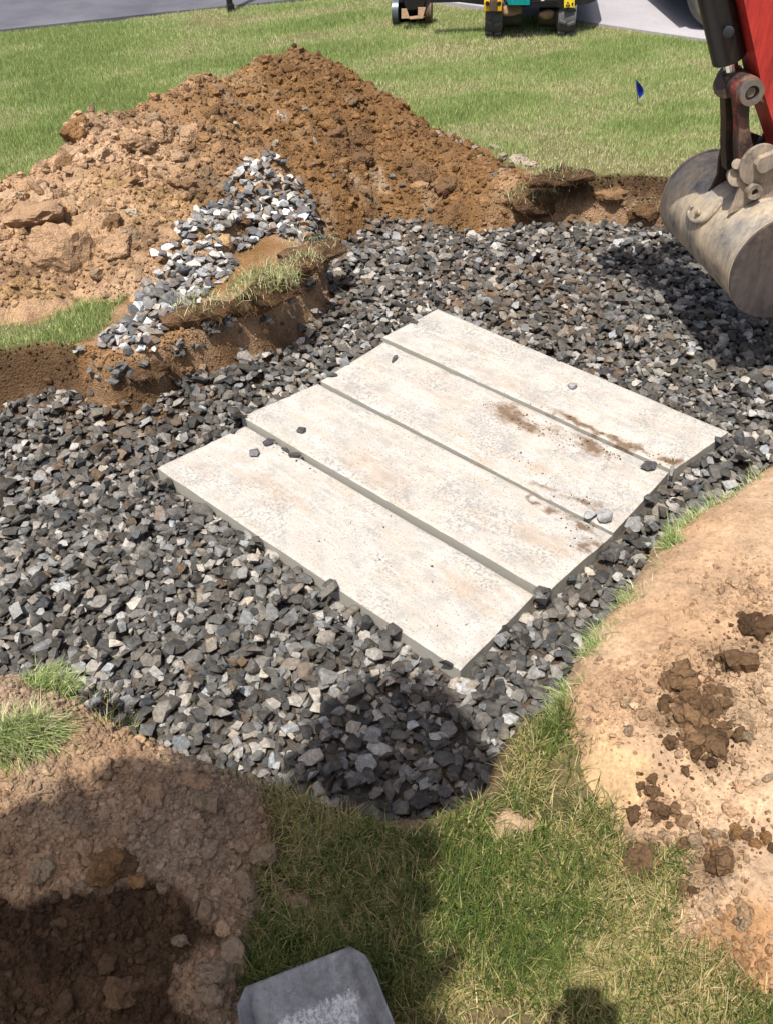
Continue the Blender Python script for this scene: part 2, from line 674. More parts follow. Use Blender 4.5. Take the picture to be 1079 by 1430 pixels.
def heap_tint(x, y):
    az = x / np.maximum(y, 0.3)
    yr = np.interp(az, R_AZ, R_Y)
    yf = np.interp(az, F_AZ, F_Y)
    s = (y - yf) / np.maximum(yr - yf, 0.05)
    n = fbm(x * 2.6, y * 2.6, 4, 50)
    n2 = fbm(x * 7, y * 7, 4, 51)
    tan_w = sstep(-0.09, -0.26, az + 0.10 * n + 0.05 * n2 + 0.09 * (s - 0.5))
    c = lerp(ORANGE, TAN, tan_w)
    mix = sstep(0.15, 0.45, n2 + 0.25 * n) * (1 - sstep(0.06, 0.0, np.abs(az + 0.06)) * 0.4)
    c = lerp(c, GREYTAN, 0.95 * mix * sstep(-0.3, -0.16, az) * sstep(0.12, 0.0, az))
    c = lerp(c, BROWN * 1.05, 0.65 * sstep(0.1, 0.5, fbm(x * 5, y * 5, 4, 52)))
    c = lerp(c, ORANGE * .85, 0.8 * sstep(0.62, 0.9, s) * sstep(-.16, -.08, az))
    c = lerp(c, np.array([.33, .21, .09]), .5 * sstep(.1, .4, fbm(x * 6, y * 6, 3, 54)) * sstep(-.05, -.2, az))
    c = lerp(c, TANW, 0.5 * tan_w * sstep(0.05, 0.4, fbm(x * 3, y * 3, 3, 53)))
    c = lerp(c, TAN, 0.8 * sstep(0.10, 0.16, az) * sstep(0.0, 0.4, n2 + 0.1))
    return c


def right_tint(x, y):
    n = fbm(x * 3, y * 3, 3, 60)
    c = lerp(TAN * .95, TANW * .95, sstep(-0.3, 0.4, n))
    c = lerp(c, GREYTAN, 0.4 * sstep(0.1, 0.5, fbm(x * 6, y * 6, 3, 61)))
    p = un(900, 1180, G + 0.1)
    for (u, v, r, col, k) in ((895, 1182, 0.075, DARK * 1.7, .9), (965, 985, 0.10, BROWN, .55), (1060, 1310, 0.12, np.array([.33, .175, .075]), .8),
                              (985, 1030, 0.07, BROWN, .5), (1000, 1170, .06, BROWN * 1.3, .5), (850, 1060, .12, np.array([.47, .32, .17]), .7)):
        p = un(u, v, G + 0.1)
        dd = np.hypot(x - p[0], y - p[1]) + 0.05 * fbm(x * 14, y * 14, 3, 62)
        c = lerp(c, col, k * sstep(r, r * 0.6, dd))
    return c


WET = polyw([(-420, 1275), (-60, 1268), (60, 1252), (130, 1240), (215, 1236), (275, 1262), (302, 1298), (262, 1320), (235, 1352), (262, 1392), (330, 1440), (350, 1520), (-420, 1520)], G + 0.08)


def left_tint(x, y):
    c = lerp(np.array([.34, .245, .165]), TAN, sstep(-.3, .4, fbm(x * 4, y * 4, 3, 70)))
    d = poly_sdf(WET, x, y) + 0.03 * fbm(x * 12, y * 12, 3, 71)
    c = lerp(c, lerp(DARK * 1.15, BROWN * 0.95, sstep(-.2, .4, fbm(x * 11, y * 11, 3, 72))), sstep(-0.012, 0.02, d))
    return c


BARE = polyw([(140, 470), (110, 490), (150, 515), (240, 480), (350, 440), (440, 390), (490, 350), (520, 318), (480, 300), (420, 255), (330, 270), (240, 350), (165, 430)], G)
BARE_L = polyw([(-200, 480), (-60, 470), (40, 452), (70, 446), (90, 430), (60, 420), (-200, 440)], G)


def bare_bank(x, y):
    d = poly_sdf(BARE, x, y) + .04 * fbm(x * 8, y * 8, 2, 152)
    d2 = poly_sdf(BARE_L, x, y) + .10 * fbm(x * 7, y * 7, 3, 153)
    return np.maximum(.985 * sstep(-.02, .02, d), .9 * sstep(-.01, .02, d2))


# ------------------------------------------------------------------ ground sheet
def axis(lo, hi, step, far):
    a = list(np.arange(lo, hi + 1e-6, step))
    s = step
    up = [a[-1]]
    while up[-1] < far:
        s *= 1.22
        up.append(up[-1] + s)
    s = step
    dn = [a[0]]
    while dn[-1] > -far:
        s *= 1.22
        dn.append(dn[-1] - s)
    return np.array(dn[:0:-1] + a + up[1:])


def grid_mesh(name, xs, ys, zf, mat, tintf, keep=None, parent=None):
    X, Y = np.meshgrid(xs, ys)
    Z = zf(X.ravel(), Y.ravel())
    V = np.c_[X.ravel(), Y.ravel(), Z]
    nx, ny = len(xs), len(ys)
    I = np.arange(nx * ny).reshape(ny, nx)
    F = np.c_[I[:-1, :-1].ravel(), I[:-1, 1:].ravel(), I[1:, 1:].ravel(), I[1:, :-1].ravel()]
    if keep is not None:
        kv = keep(V[:, 0], V[:, 1], V[:, 2])
        F = F[kv[F].any(1)]
        used = np.unique(F)
        mp = np.full(len(V), -1)
        mp[used] = np.arange(len(used))
        V = V[used]
        F = mp[F]
    return mesh_np(name, V, F, mat, tintf(V[:, 0], V[:, 1], V[:, 2]))


def ground_tint(x, y, z):
    n = fbm(x * 5, y * 5, 3, 80)
    lawn = lerp(np.array([.085, .075, .032]), np.array([.17, .13, .065]), sstep(-.3, .4, n))
    lawn = lerp(lawn, np.array([.145, .135, .055]), sstep(2.2, 2.8, y))
    far = np.hypot(x, y) > 9.5
    lawn = np.where(far[:, None], np.array([.13, .15, .045]), lawn)
    near = (np.abs(x) < 4.5) & (y > 0) & (y < 7)
    d = np.full(x.shape, -1.0)
    d[near] = pit_d(x[near], y[near])
    depth = G - z
    wall = lerp(DARK * 1.15, TAN * 0.85, sstep(0.06, 0.15, depth + 0.03 * fbm(x * 9, y * 9, 3, 81)))
    wall = lerp(wall, BROWN, 0.6 * sstep(0.0, 0.4, fbm(x * 6, y * 6, 3, 82)))
    wall = lerp(wall, lerp(DARK, BROWN * .9, sstep(-.3, .4, fbm(x * 14, y * 14, 3, 83))), .85 * sstep(-1.15, -1.3, x + .1 * n) * (y > 2.6))
    wall = lerp(wall, lerp(BROWN, ORANGE * .8, sstep(-.3, .4, n)), .6 * sstep(-1.2, -1.0, x) * sstep(-.25, -.45, x) * (y > 2.6))
    wall = lerp(wall, lerp(BROWN * .85, ORANGE * .75, sstep(-.2, .5, n)), .7 * sstep(-.25, -.45, x) * (y > 2.6))
    lip = .8 * sstep(-.06, -.0, d + .05 * n) * (y < 1.6) * sstep(-.12, .0, x) * sstep(.35, .2, x)
    lawn = lerp(lawn, TAN * .95, lip)
    c = lerp(lawn, wall, sstep(-0.015, 0.02, d))
    c = lerp(c, lerp(BROWN * .9, np.array([.10, .085, .07]), sstep(.10, .26, d)), sstep(0.06, 0.12, d) * (y < 5.6))
    # trampled bare strip on the bank top in front of the heap
    az = x / np.maximum(y, .3)
    yf = np.interp(az, F_AZ, F_Y)
    bare = np.zeros(x.shape)
    bare[near] = bare_bank(x[near], y[near])
    c = lerp(c, lerp(ORANGE * 1.1, TAN * .8, sstep(-.2, .3, n)), bare * (d < 0.05))
    return c


gx = axis(-2.3, 2.6, 0.02, 260)
gy = axis(0.55, 5.5, 0.02, 260)
ground = grid_mesh('ground', gx, gy, ground_z, SOIL, ground_tint)
tag(ground, 'lawn ground with the dug pit and its bare soil walls', kind='structure')


# ---- paved street (left) and driveway (right)
def asphalt_mat(name, base, patch):
    mt, t, b = mat_new(name)
    p = pos(t)
    c = mixc(t, ramp(t, noise(t, p, 1.7, 5, 0.6), [(0.35, 0.0), (0.7, 1.0)]), base, patch)
    c = mixc(t, 1.0, c, ramp(t, noise(t, p, 120, 3, 0.6), [(0.3, 0.8), (0.7, 1.2)]), 'MULTIPLY')
    t.links.new(c, b.inputs['Base Color'])
    b.inputs['Roughness'].default_value = 0.85
    bump(t, b, noise(t, p, 260, 3, 0.6), 0.4, 0.004)
    return mt


def paved(name, edge, far_pts, mat, dz, label):
    pts = [tuple(p) for p in edge] + far_pts
    bm = bmesh.new()
    b_prism(bm, [(p[0], p[1], G + dz) for p in pts], (0, 0, -0.3))
    o = bm_obj(name, bm, mat)
    tag(o, label, kind='structure')
    return o


ASPH = asphalt_mat('asphalt_dark', (0.072, 0.071, 0.088), (0.13, 0.128, 0.145))
CONC = asphalt_mat('driveway_pale', (0.32, 0.305, 0.325), (0.38, 0.36, 0.375))
paved('street', LAWN_EDGE_L, [(3.0, 60.0), (-60.0, 60.0), (-60.0, 9.0)], ASPH, 0.025, 'dark bluish asphalt street beyond the lawn')
paved('driveway', LAWN_EDGE_R, [(40.0, 3.0), (40.0, 60.0), (3.02, 60.0)], CONC, 0.029, 'pale grey driveway behind the small excavator and the car')

# ------------------------------------------------------------------ heaps of soil
BASES = []


def make_clod_base(k, sub, planes, ns, pw_=16):
    rr = np.random.default_rng(300 + k)
    bm = bmesh.new()
    bmesh.ops.create_icosphere(bm, subdivisions=sub, radius=1)
    V = np.array([v.co[:] for v in bm.verts])
    F = np.array([[v.index for v in f.verts] for f in bm.faces])
    bm.free()
    V /= np.linalg.norm(V, axis=1)[:, None]
    n = rr.normal(size=(planes, 3))
    n /= np.linalg.norm(n, axis=1)[:, None]
    dd = rr.uniform(0.62, 1.0, planes)
    dots = np.maximum(V @ n.T, 1e-3)
    rad = 1 / np.sum((dots / dd) ** pw_, axis=1) ** (1 / pw_)
    rad = np.clip(rad, 0.5, 1.15)
    rad = rad * (1 + ns * fbm(V[:, 0] * 2.2 + V[:, 2] * 1.3 + k, V[:, 1] * 2.2 - V[:, 2] * 1.1, 4, k, .6)) * (1 + ((.13 * fbm(V[:, 0] * 6 + k, V[:, 1] * 6 + V[:, 2] * 5, 5, k + 5, .7) - .10 * np.clip(.12 - np.abs(fbm(V[:, 0] * 2.5 + k, V[:, 1] * 2.5 + V[:, 2] * 2, 3, k + 9)), 0, 1)) if sub > 2 else 0))
    V = V * rad[:, None] * np.array([1, rr.uniform(.72, .95), rr.uniform(.5, .78)])
    return V, F


CLOD_S = [make_clod_base(k, 1, 9, 0.12) for k in range(14)]       # 20-80 triangles
CLOD_M = [make_clod_base(40 + k, 2, 11, 0.3) for k in range(12)]
CLOD_L = [make_clod_base(80 + k, 4, 9, 0.26, 34) for k in range(10)]
CLOD_R = [make_clod_base(140 + k, 3, 12, 0.55, 12) for k in range(10)]
for k in range(10):
    V_, F_ = CLOD_R[k]
    CLOD_R[k] = (V_ * np.array([1, 1, 1.35]), F_)
CLOD_XS = []
for k in range(6):
    bm = bmesh.new()
    bmesh.ops.create_icosphere(bm, subdivisions=1, radius=1)
    V = np.array([v.co[:] for v in bm.verts])
    F = np.array([[v.index for v in f.verts] for f in bm.faces])
    bm.free()
    if len(F) > 20:
        # plain icosahedron for the smallest crumbs
        ph = (1 + 5 ** .5) / 2
        V = np.array([(-1, ph, 0), (1, ph, 0), (-1, -ph, 0), (1, -ph, 0), (0, -1, ph), (0, 1, ph), (0, -1, -ph), (0, 1, -ph), (ph, 0, -1), (ph, 0, 1), (-ph, 0, -1), (-ph, 0, 1)]) / 1.9
        F = np.array([(0, 11, 5), (0, 5, 1), (0, 1, 7), (0, 7, 10), (0, 10, 11), (1, 5, 9), (5, 11, 4), (11, 10, 2), (10, 7, 6), (7, 1, 8), (3, 9, 4), (3, 4, 2), (3, 2, 6), (3, 6, 8), (3, 8, 9), (4, 9, 5), (2, 4, 11), (6, 2, 10), (8, 6, 7), (9, 8, 1)])
    V = V * RNG.uniform(0.75, 1.15, (len(V), 1)) * np.array([1, .85, .7])
    CLOD_XS.append((V, F))


def rand_rot(n, tilt=math.pi):
    """rotation matrices: spin about z after a limited tilt"""
    a = RNG.uniform(0, 2 * np.pi, n)
    ax = RNG.uniform(0, 2 * np.pi, n)
    tl = np.abs(RNG.normal(0, tilt, n)) if tilt < 3 else np.arccos(RNG.uniform(-1, 1, n))
    c, s = np.cos(a), np.sin(a)
    Z = np.zeros((n, 3, 3))
    Z[:, 0, 0] = c
    Z[:, 0, 1] = -s
    Z[:, 1, 0] = s
    Z[:, 1, 1] = c
    Z[:, 2, 2] = 1
    ux, uy = np.cos(ax), np.sin(ax)
    ct, st = np.cos(tl), np.sin(tl)
    T = np.zeros((n, 3, 3))
    T[:, 0, 0] = ct + ux * ux * (1 - ct)
    T[:, 0, 1] = ux * uy * (1 - ct)
    T[:, 0, 2] = uy * st
    T[:, 1, 0] = T[:, 0, 1]
    T[:, 1, 1] = ct + uy * uy * (1 - ct)
    T[:, 1, 2] = -ux * st
    T[:, 2, 0] = -uy * st
    T[:, 2, 1] = ux * st
    T[:, 2, 2] = ct
    return T @ Z


def scatter_mesh(name, bases, P, sizes, tints, mat, parent=None, tilt=4.0, smooth=True):
    """many small solids joined into one mesh"""
    n = len(P)
    R = rand_rot(n, tilt)
    which = RNG.integers(0, len(bases), n)
    Vs, Fs, Ts = [], [], []
    off = 0
    for k, (V, F) in enumerate(bases):
        idx = np.where(which == k)[0]
        if len(idx) == 0:
            continue
        W = np.einsum('nij,vj->nvi', R[idx], V) * sizes[idx][:, None, None] + P[idx][:, None, :]
        nv = len(V)
        Fi = F[None] + (off + np.arange(len(idx)) * nv)[:, None, None]
        Vs.append(W.reshape(-1, 3))
        Fs.append(Fi.reshape(-1, 3))
        Ts.append(np.repeat(tints[idx], nv, axis=0))
        off += len(idx) * nv
    return mesh_np(name, np.concatenate(Vs), np.concatenate(Fs), mat, np.concatenate(Ts), smooth, parent)


def mesh_data(name, V, F, mat, smooth=True):
    o = mesh_np(name, V, F, mat, None, smooth)
    me = o.data
    bpy.data.objects.remove(o)
    return me


CLOD_ME = [mesh_data('clod', V, F, SOIL_OBJ, False) for V, F in CLOD_M]
CLODL_ME = [mesh_data('clod', V, F, SOIL_OBJ, False) for V, F in CLOD_L]
CLODR_ME = [mesh_data('clod', V, F, SOIL_OBJ, False) for V, F in CLOD_R]


def add_clod(parent, p, size, col, big=False, flat=1.0, rot=None, label=None, name='clod', k=None):
    lib = CLODR_ME if big == 'round' else CLODL_ME if big else CLOD_ME
    me = lib[random.randrange(len(lib)) if k is None else k % len(lib)]
    o = bpy.data.objects.new(name, me)
    COL.objects.link(o)
    o.parent = parent
    o.location = p
    o.rotation_euler = rot if rot is not None else (random.gauss(0, .4), random.gauss(0, .4), random.uniform(0, 6.28))
    o.scale = (size, size, size * flat)
    o.color = (*col, 1)
    if label:
        o['label'] = label
    return o


def in_view(x, y, z, mg=120):
    a, b, w_ = proj(np.c_[x, y, z])
    return (a > -mg) & (a < 1079 + mg) & (b > -mg) & (b < 1430 + mg) & (w_ > 0.2)


def soil_crumbs(parent, zf, tintf, region, n_s, n_xs, smin, smax, jitter=0.25, n_parts=0, pmin=0.02, pmax=0.05, dens=None, bright=1.0):
    """crumbs that cover a heap (one mesh) and the larger clods (objects)"""
    (x0, x1, y0, y1), inside = region

    def sample(n, cap=None):
        xs = RNG.uniform(x0, x1, n * 5)
        ys = RNG.uniform(y0, y1, n * 5)
        ok = inside(xs, ys)
        zz = zf(xs, ys)
        ok &= in_view(xs, ys, zz)
        if dens is not None:
            ok &= RNG.random(n * 5) < dens(xs, ys)
        ix = np.where(ok)[0][:n]
        return xs[ix], ys[ix], zz[ix]
    for (nm, bases, n, a, b) in (('crumbs', CLOD_S, n_s, smin, smax), ('grit', CLOD_XS, n_xs, smin * 0.35, smin * 1.1)):
        if n == 0:
            continue
        xs, ys, zz = sample(n)
        u = RNG.random(len(xs))
        sz = a * (b / a) ** (u ** 3.0)
        tn = tintf(xs, ys) * (bright * RNG.uniform(1 - jitter, 1 + jitter, (len(xs), 1)))
        o = scatter_mesh(nm, bases, np.c_[xs, ys, zz + sz * 0.15], sz, tn, SOIL, parent, 4.0, smooth=False)
        o['kind'] = 'stuff'
    if n_parts:
        xs, ys, zz = sample(n_parts)
        u = RNG.random(len(xs))
        sz = pmin * (pmax / pmin) ** (u ** 2.2)
        tn = tintf(xs, ys) * RNG.uniform(1 - jitter, 1 + jitter, (len(xs), 1))
        for i in range(len(xs)):
            add_clod(parent, (xs[i], ys[i], zz[i] + sz[i] * 0.12), sz[i], np.minimum(tn[i], 1), flat=random.uniform(.7, 1))


def surf_hit(u, v):
    """first soil surface met by the sight line through a photograph pixel"""
    d = ray(u, v)
    ts = np.linspace(1.2, 9.5, 3300)
    P = CAMP[None] + d[None] * ts[:, None]
    hz = ground_z(P[:, 0], P[:, 1])
    far = P[:, 1] > 3
    hz = np.where(far, np.maximum(hz, heap_z(P[:, 0], P[:, 1], False)), hz)
    h = np.where(P[:, 2] < hz)[0]
    return P[h[0]] if len(h) else P[-1]


# main heap (a polar grid keeps the detail even over the front slope)
azs = np.linspace(R_AZ[0] - 0.02, R_AZ[-1] + 0.03, 470)
ys_ = np.linspace(3.0, 7.6, 300)
AZ, YY = np.meshgrid(azs, ys_)
YYv = YY.ravel()
XXv = AZ.ravel() * YYv
ZZv = heap_z(XXv, YYv)
I = np.arange(len(azs) * len(ys_)).reshape(len(ys_), len(azs))
F = np.c_[I[:-1, :-1].ravel(), I[:-1, 1:].ravel(), I[1:, 1:].ravel(), I[1:, :-1].ravel()]
gz = ground_z(XXv, YYv)
kv = ZZv > gz - 0.03
F = F[kv[F].any(1)]
used = np.unique(F)
mp = np.full(len(XXv), -1)
mp[used] = np.arange(len(used))
heap = mesh_np('dirt_heap', np.c_[XXv, YYv, ZZv][used], mp[F], SOIL, heap_tint(XXv[used], YYv[used]))
tag(heap, 'large heap of orange brown and tan soil piled on the lawn behind the pit', 'dirt heap')


def heap_in(x, y):
    az = x / np.maximum(y, .3)
    yr = np.interp(az, R_AZ, R_Y)
    return (heap_z(x, y, False) > ground_z(x, y) + 0.012) & (y < yr + 0.12) & (az > R_AZ[0] + .01) & (az < R_AZ[-1])


soil_crumbs(heap, heap_z, heap_tint, ((-2.6, 1.2, 3.4, 6.3), heap_in), 5200, 12000, 0.009, 0.034, 0.3, 200, 0.022, 0.06)
# the few biggest lumps of the heap
for (u, v, wpx, z, colr, flat, kk) in ((95, 362, 100, .30, TAN, .75, 0), (42, 305, 105, .40, TAN * .95, .6, 1), (168, 345, 58, .33, TAN, .75, 2), (124, 322, 48, .36, TAN, .7, 3),
                                       (192, 240, 40, .5, BROWN * 1.7, .9, 4), (141, 224, 52, .52, TANW, .65, 5), (20, 280, 40, .44, TANW, .8, 6), (235, 330, 60, .36, TAN, .5, 7),
                                       (187, 300, 20, .42, GREYTAN * 1.2, .8, 8), (110, 185, 50, .6, ORANGE * 1.2, .9, 9), (450, 120, 26, .66, GREYTAN, .8, 2), (395, 165, 20, .6, GREYTAN * .9, .8, 5),
                                       (590, 245, 40, .25, BROWN * 1.3, .8, 3), (505, 225, 34, .38, BROWN * 1.4, .8, 6), (625, 262, 36, .18, BROWN * 1.2, .8, 8), (470, 190, 36, .5, BROWN * 1.2, .8, 1)):
    p = surf_hit(u, v)
    s = wpx / FPX * (p - CAMP) @ CF / 2
    add_clod(heap, (p[0], p[1], p[2] - s * .02), s * 1.02, colr * random.uniform(.9, 1.05), True, flat * 1.3, (random.gauss(-.25, .25), random.gauss(.15, .25), random.uniform(0, 6.28)), k=kk)
for q_ in range(46):
    u, v = random.uniform(5, 300), random.uniform(170, 445)
    p = surf_hit(u, v)
    if not heap_in(p[0:1], p[1:2])[0] or p[2] < G + .04 or u > 225 - (v - 250) * .35 and v > 250:
        continue
    s = random.choice((14, 18, 22, 30, 38, 50)) / FPX * (p - CAMP) @ CF / 2
    add_clod(heap, (p[0], p[1], p[2] + s * .1), s, np.minimum(random.choice((TAN, TANW, TAN * .85, GREYTAN, BROWN * 1.5)), 1), random.choice((True, 'round')), 1.0)
for (u, v, wpx) in ((455, 112, 16), (452, 123, 15), (428, 156, 14), (390, 165, 20), (380, 190, 12), (384, 203, 14), (292, 208, 13), (410, 228, 11), (187, 301, 20), (113, 287, 14), (612, 190, 14), (628, 192, 12), (640, 205, 22), (660, 212, 20), (690, 208, 14), (700, 222, 18), (720, 226, 22), (735, 230, 20),
                  (672, 225, 16), (650, 222, 12), (560, 215, 12), (520, 160, 12), (345, 150, 14), (330, 175, 12), (300, 165, 12), (255, 185, 16), (480, 150, 14), (365, 240, 12), (440, 200, 12), (600, 215, 14), (705, 238, 14), (745, 232, 16), (680, 232, 12), (232, 190, 14)):
    p = surf_hit(u, v)
    s = wpx / FPX * (p - CAMP) @ CF / 2
    add_clod(heap, (p[0], p[1], p[2] + s * .25), s, np.minimum(np.array([.36, .30, .225]) * random.uniform(.75, 1.25), 1), 'round', .85, name='cobble')


def spread_obj(name, label, poly, hf, tintf, step, reg):
    x0, y0 = poly.min(0) - 0.1
    x1, y1 = poly.max(0) + 0.1
    x0, x1, y0, y1 = max(x0, reg[0]), min(x1, reg[1]), max(y0, reg[2]), min(y1, reg[3])

    def zf(x, y):
        # a spread slumps a little where it meets the pit edge
        return G + 0.016 * fbm(x * 0.9, y * 0.9, 2, 1) + np.maximum(hf(x, y), -.02) - 1.1 * np.clip(pit_d(x, y) - 0.012, 0, 1)
    o = grid_mesh(name, np.arange(x0, x1, step), np.arange(y0, y1, step), zf, SOIL_SANDY if poly is RIGHT else SOIL, lambda x, y, z: tintf(x, y), keep=lambda x, y, z: hf(x, y) > -0.012)
    tag(o, label, 'dirt spread')
    return o, zf


right, right_z = spread_obj('dirt_spread', 'pale tan sandy soil spread along the right bank of the pit', RIGHT, right_h, right_tint, 0.009, (-1, 2.6, 0.3, 2.9))
left, left_z = spread_obj('dirt_spread', 'brown crumbly soil spread with a dark damp patch at the near left corner', LEFT, left_h, left_tint, 0.007, (-1.7, 0.2, 0.3, 1.9))
sand, sand_z = spread_obj('dirt_spread', 'small patch of pale sand spilled on the grass near the pit edge', SAND, sand_h, lambda x, y: lerp(TAN, TANW, vnoise(x * 20, y * 20)), 0.006, (-1, 2, .3, 2))
crumb, crumb_z = spread_obj('dirt_spread', 'small spill of pinkish brown crumbs on the shaded grass above the shovel', CRUMB, crumb_h, lambda x, y: lerp(GREYTAN, TAN, vnoise(x * 20, y * 20)), 0.005, (-1, 2, .3, 2))
soil_crumbs(right, right_z, right_tint, ((0.2, 2.2, 0.45, 2.4), lambda x, y: (poly_sdf(RIGHT, x, y) > -0.035 * RNG.random(len(x)) ** 2)), 7500, 19000, 0.0042, 0.015, 0.2, 170, 0.010, 0.026,
            dens=lambda x, y: 0.012 + 0.98 * sstep(1.95, 1.4, y + 0.55 * (0.8 - x)) * sstep(-.4, .25, fbm(x * 4, y * 4, 2, 90)))
soil_crumbs(left, left_z, left_tint, ((-1.4, 0.0, 0.45, 1.6), lambda x, y: (poly_sdf(LEFT, x, y) > -0.04 * RNG.random(len(x)) ** 2)), 6500, 16000, 0.0042, 0.015, 0.25, 190, 0.010, 0.026)
soil_crumbs(sand, sand_z, lambda x, y: np.tile(TAN, (len(x), 1)), ((0.1, .6, .8, 1.4), lambda x, y: poly_sdf(SAND, x, y) > 0.0), 60, 200, .004, .01)
soil_crumbs(crumb, crumb_z, lambda x, y: np.tile(GREYTAN, (len(x), 1)), ((-.5, .2, .7, 1.2), lambda x, y: poly_sdf(CRUMB, x, y) > 0.0), 90, 300, .004, .014)

# clods one can tell apart on the two spreads
def cluster(parent, zf, spots, n, lo, hi, cols, crumbs):
    for (u, v, su, sv, k) in spots:
        for q in range(int(n * k)):
            uu, vv = random.gauss(u, su), random.gauss(v, sv)
            p = un(uu, vv, G + .1)
            if poly_sdf(RIGHT, p[0:1], p[1:2])[0] < -.03:
                continue
            z = float(zf(p[0:1], p[1:2])[0])
            e = math.hypot((uu - u) / su, (vv - v) / sv)
            wpx = lo * (hi / lo) ** (random.random() ** 1.3) * (1.25 if e < .8 else .7)
            s_ = wpx / FPX * (p - CAMP) @ CF / 2
            c = random.choice(cols) * random.uniform(.75, 1.3)
            add_clod(parent, (p[0], p[1], z + s_ * random.uniform(.1, .5)), s_, np.minimum(c, 1), 'round' if wpx > 15 else False, random.uniform(.8, 1.05))
        m_ = int(crumbs * k)
        uu, vv = RNG.normal(u, su * 1.25, m_), RNG.normal(v, sv * 1.25, m_)
        P = np.array([un(a, b, G + .1) for a, b in zip(uu, vv)])
        P[:, 2] = zf(P[:, 0], P[:, 1]) + .002
        sz = .0016 * (4.5 ** (RNG.random(m_) ** 2))
        tn = np.array([random.choice(cols) for _ in range(m_)]) * RNG.uniform(.8, 1.7, (m_, 1))
        o = scatter_mesh('crumbs', CLOD_S, P, sz, np.minimum(tn, 1), SOIL, parent, smooth=False)
        o['kind'] = 'stuff'


DAMP = [BROWN * .85, BROWN, BROWN * 1.15, DARK * 1.6, BROWN * 1.5]
cluster(right, right_z, [(975, 985, 22, 28, 1.0), (985, 1035, 22, 20, .8), (1015, 925, 20, 20, .35), (945, 945, 12, 14, .25), (1050, 875, 16, 7, .25), (905, 1115, 14, 12, .22), (920, 1085, 10, 10, .15)], 40, 11, 42, DAMP, 420)
cluster(right, right_z, [(895, 1180, 22, 10, .6), (1000, 1180, 24, 18, .5), (1015, 1150, 20, 10, .3), (965, 1215, 20, 12, .35), (1050, 1160, 14, 12, .2), (930, 1245, 10, 8, .15), (960, 1125, 12, 6, .15)], 30, 12, 38, [BROWN * 1.2, BROWN * 1.5, BROWN, ORANGE, GREYTAN], 300)
cluster(right, right_z, [(1040, 1260, 40, 30, .5), (900, 975, 40, 22, .3), (870, 1000, 30, 18, .25), (1050, 1010, 30, 60, .5), (1040, 1110, 40, 30, .4), (985, 1300, 30, 20, .3)], 40, 8, 24, [TAN, TANW, TAN * .9, GREYTAN], 300)
for (u, v, wpx, col) in ((150, 1222, 62, ORANGE * 1.15), (180, 1207, 40, BROWN), (193, 1228, 24, ORANGE * 1.4), (122, 1158, 26, GREYTAN), (358, 1172, 42, GREYTAN), (340, 1215, 40, GREYTAN), (350, 1240, 36, GREYTAN), (338, 1258, 26, GREYTAN),
                         (168, 1388, 52, BROWN * 1.5), (120, 1238, 18, GREYTAN), (225, 1240, 22, GREYTAN), (320, 1330, 56, GREYTAN * 1.05), (300, 1355, 56, GREYTAN), (290, 1385, 40, GREYTAN), (250, 1310, 22, GREYTAN), (270, 1085, 40, TAN * .9), (215, 1105, 34, TAN * .9), (290, 1120, 40, GREYTAN), (130, 1075, 34, TAN), (190, 1160, 22, GREYTAN), (60, 1225, 40, GREYTAN)):
    p = un(u, v, G + 0.08)
    z = float(left_z(np.array([p[0]]), np.array([p[1]]))[0])
    s = wpx / FPX * (p - CAMP) @ CF / 2
    add_clod(left, (p[0], p[1], z + s * .15), s * 1.1, np.minimum(col, 1), 'round', .9)

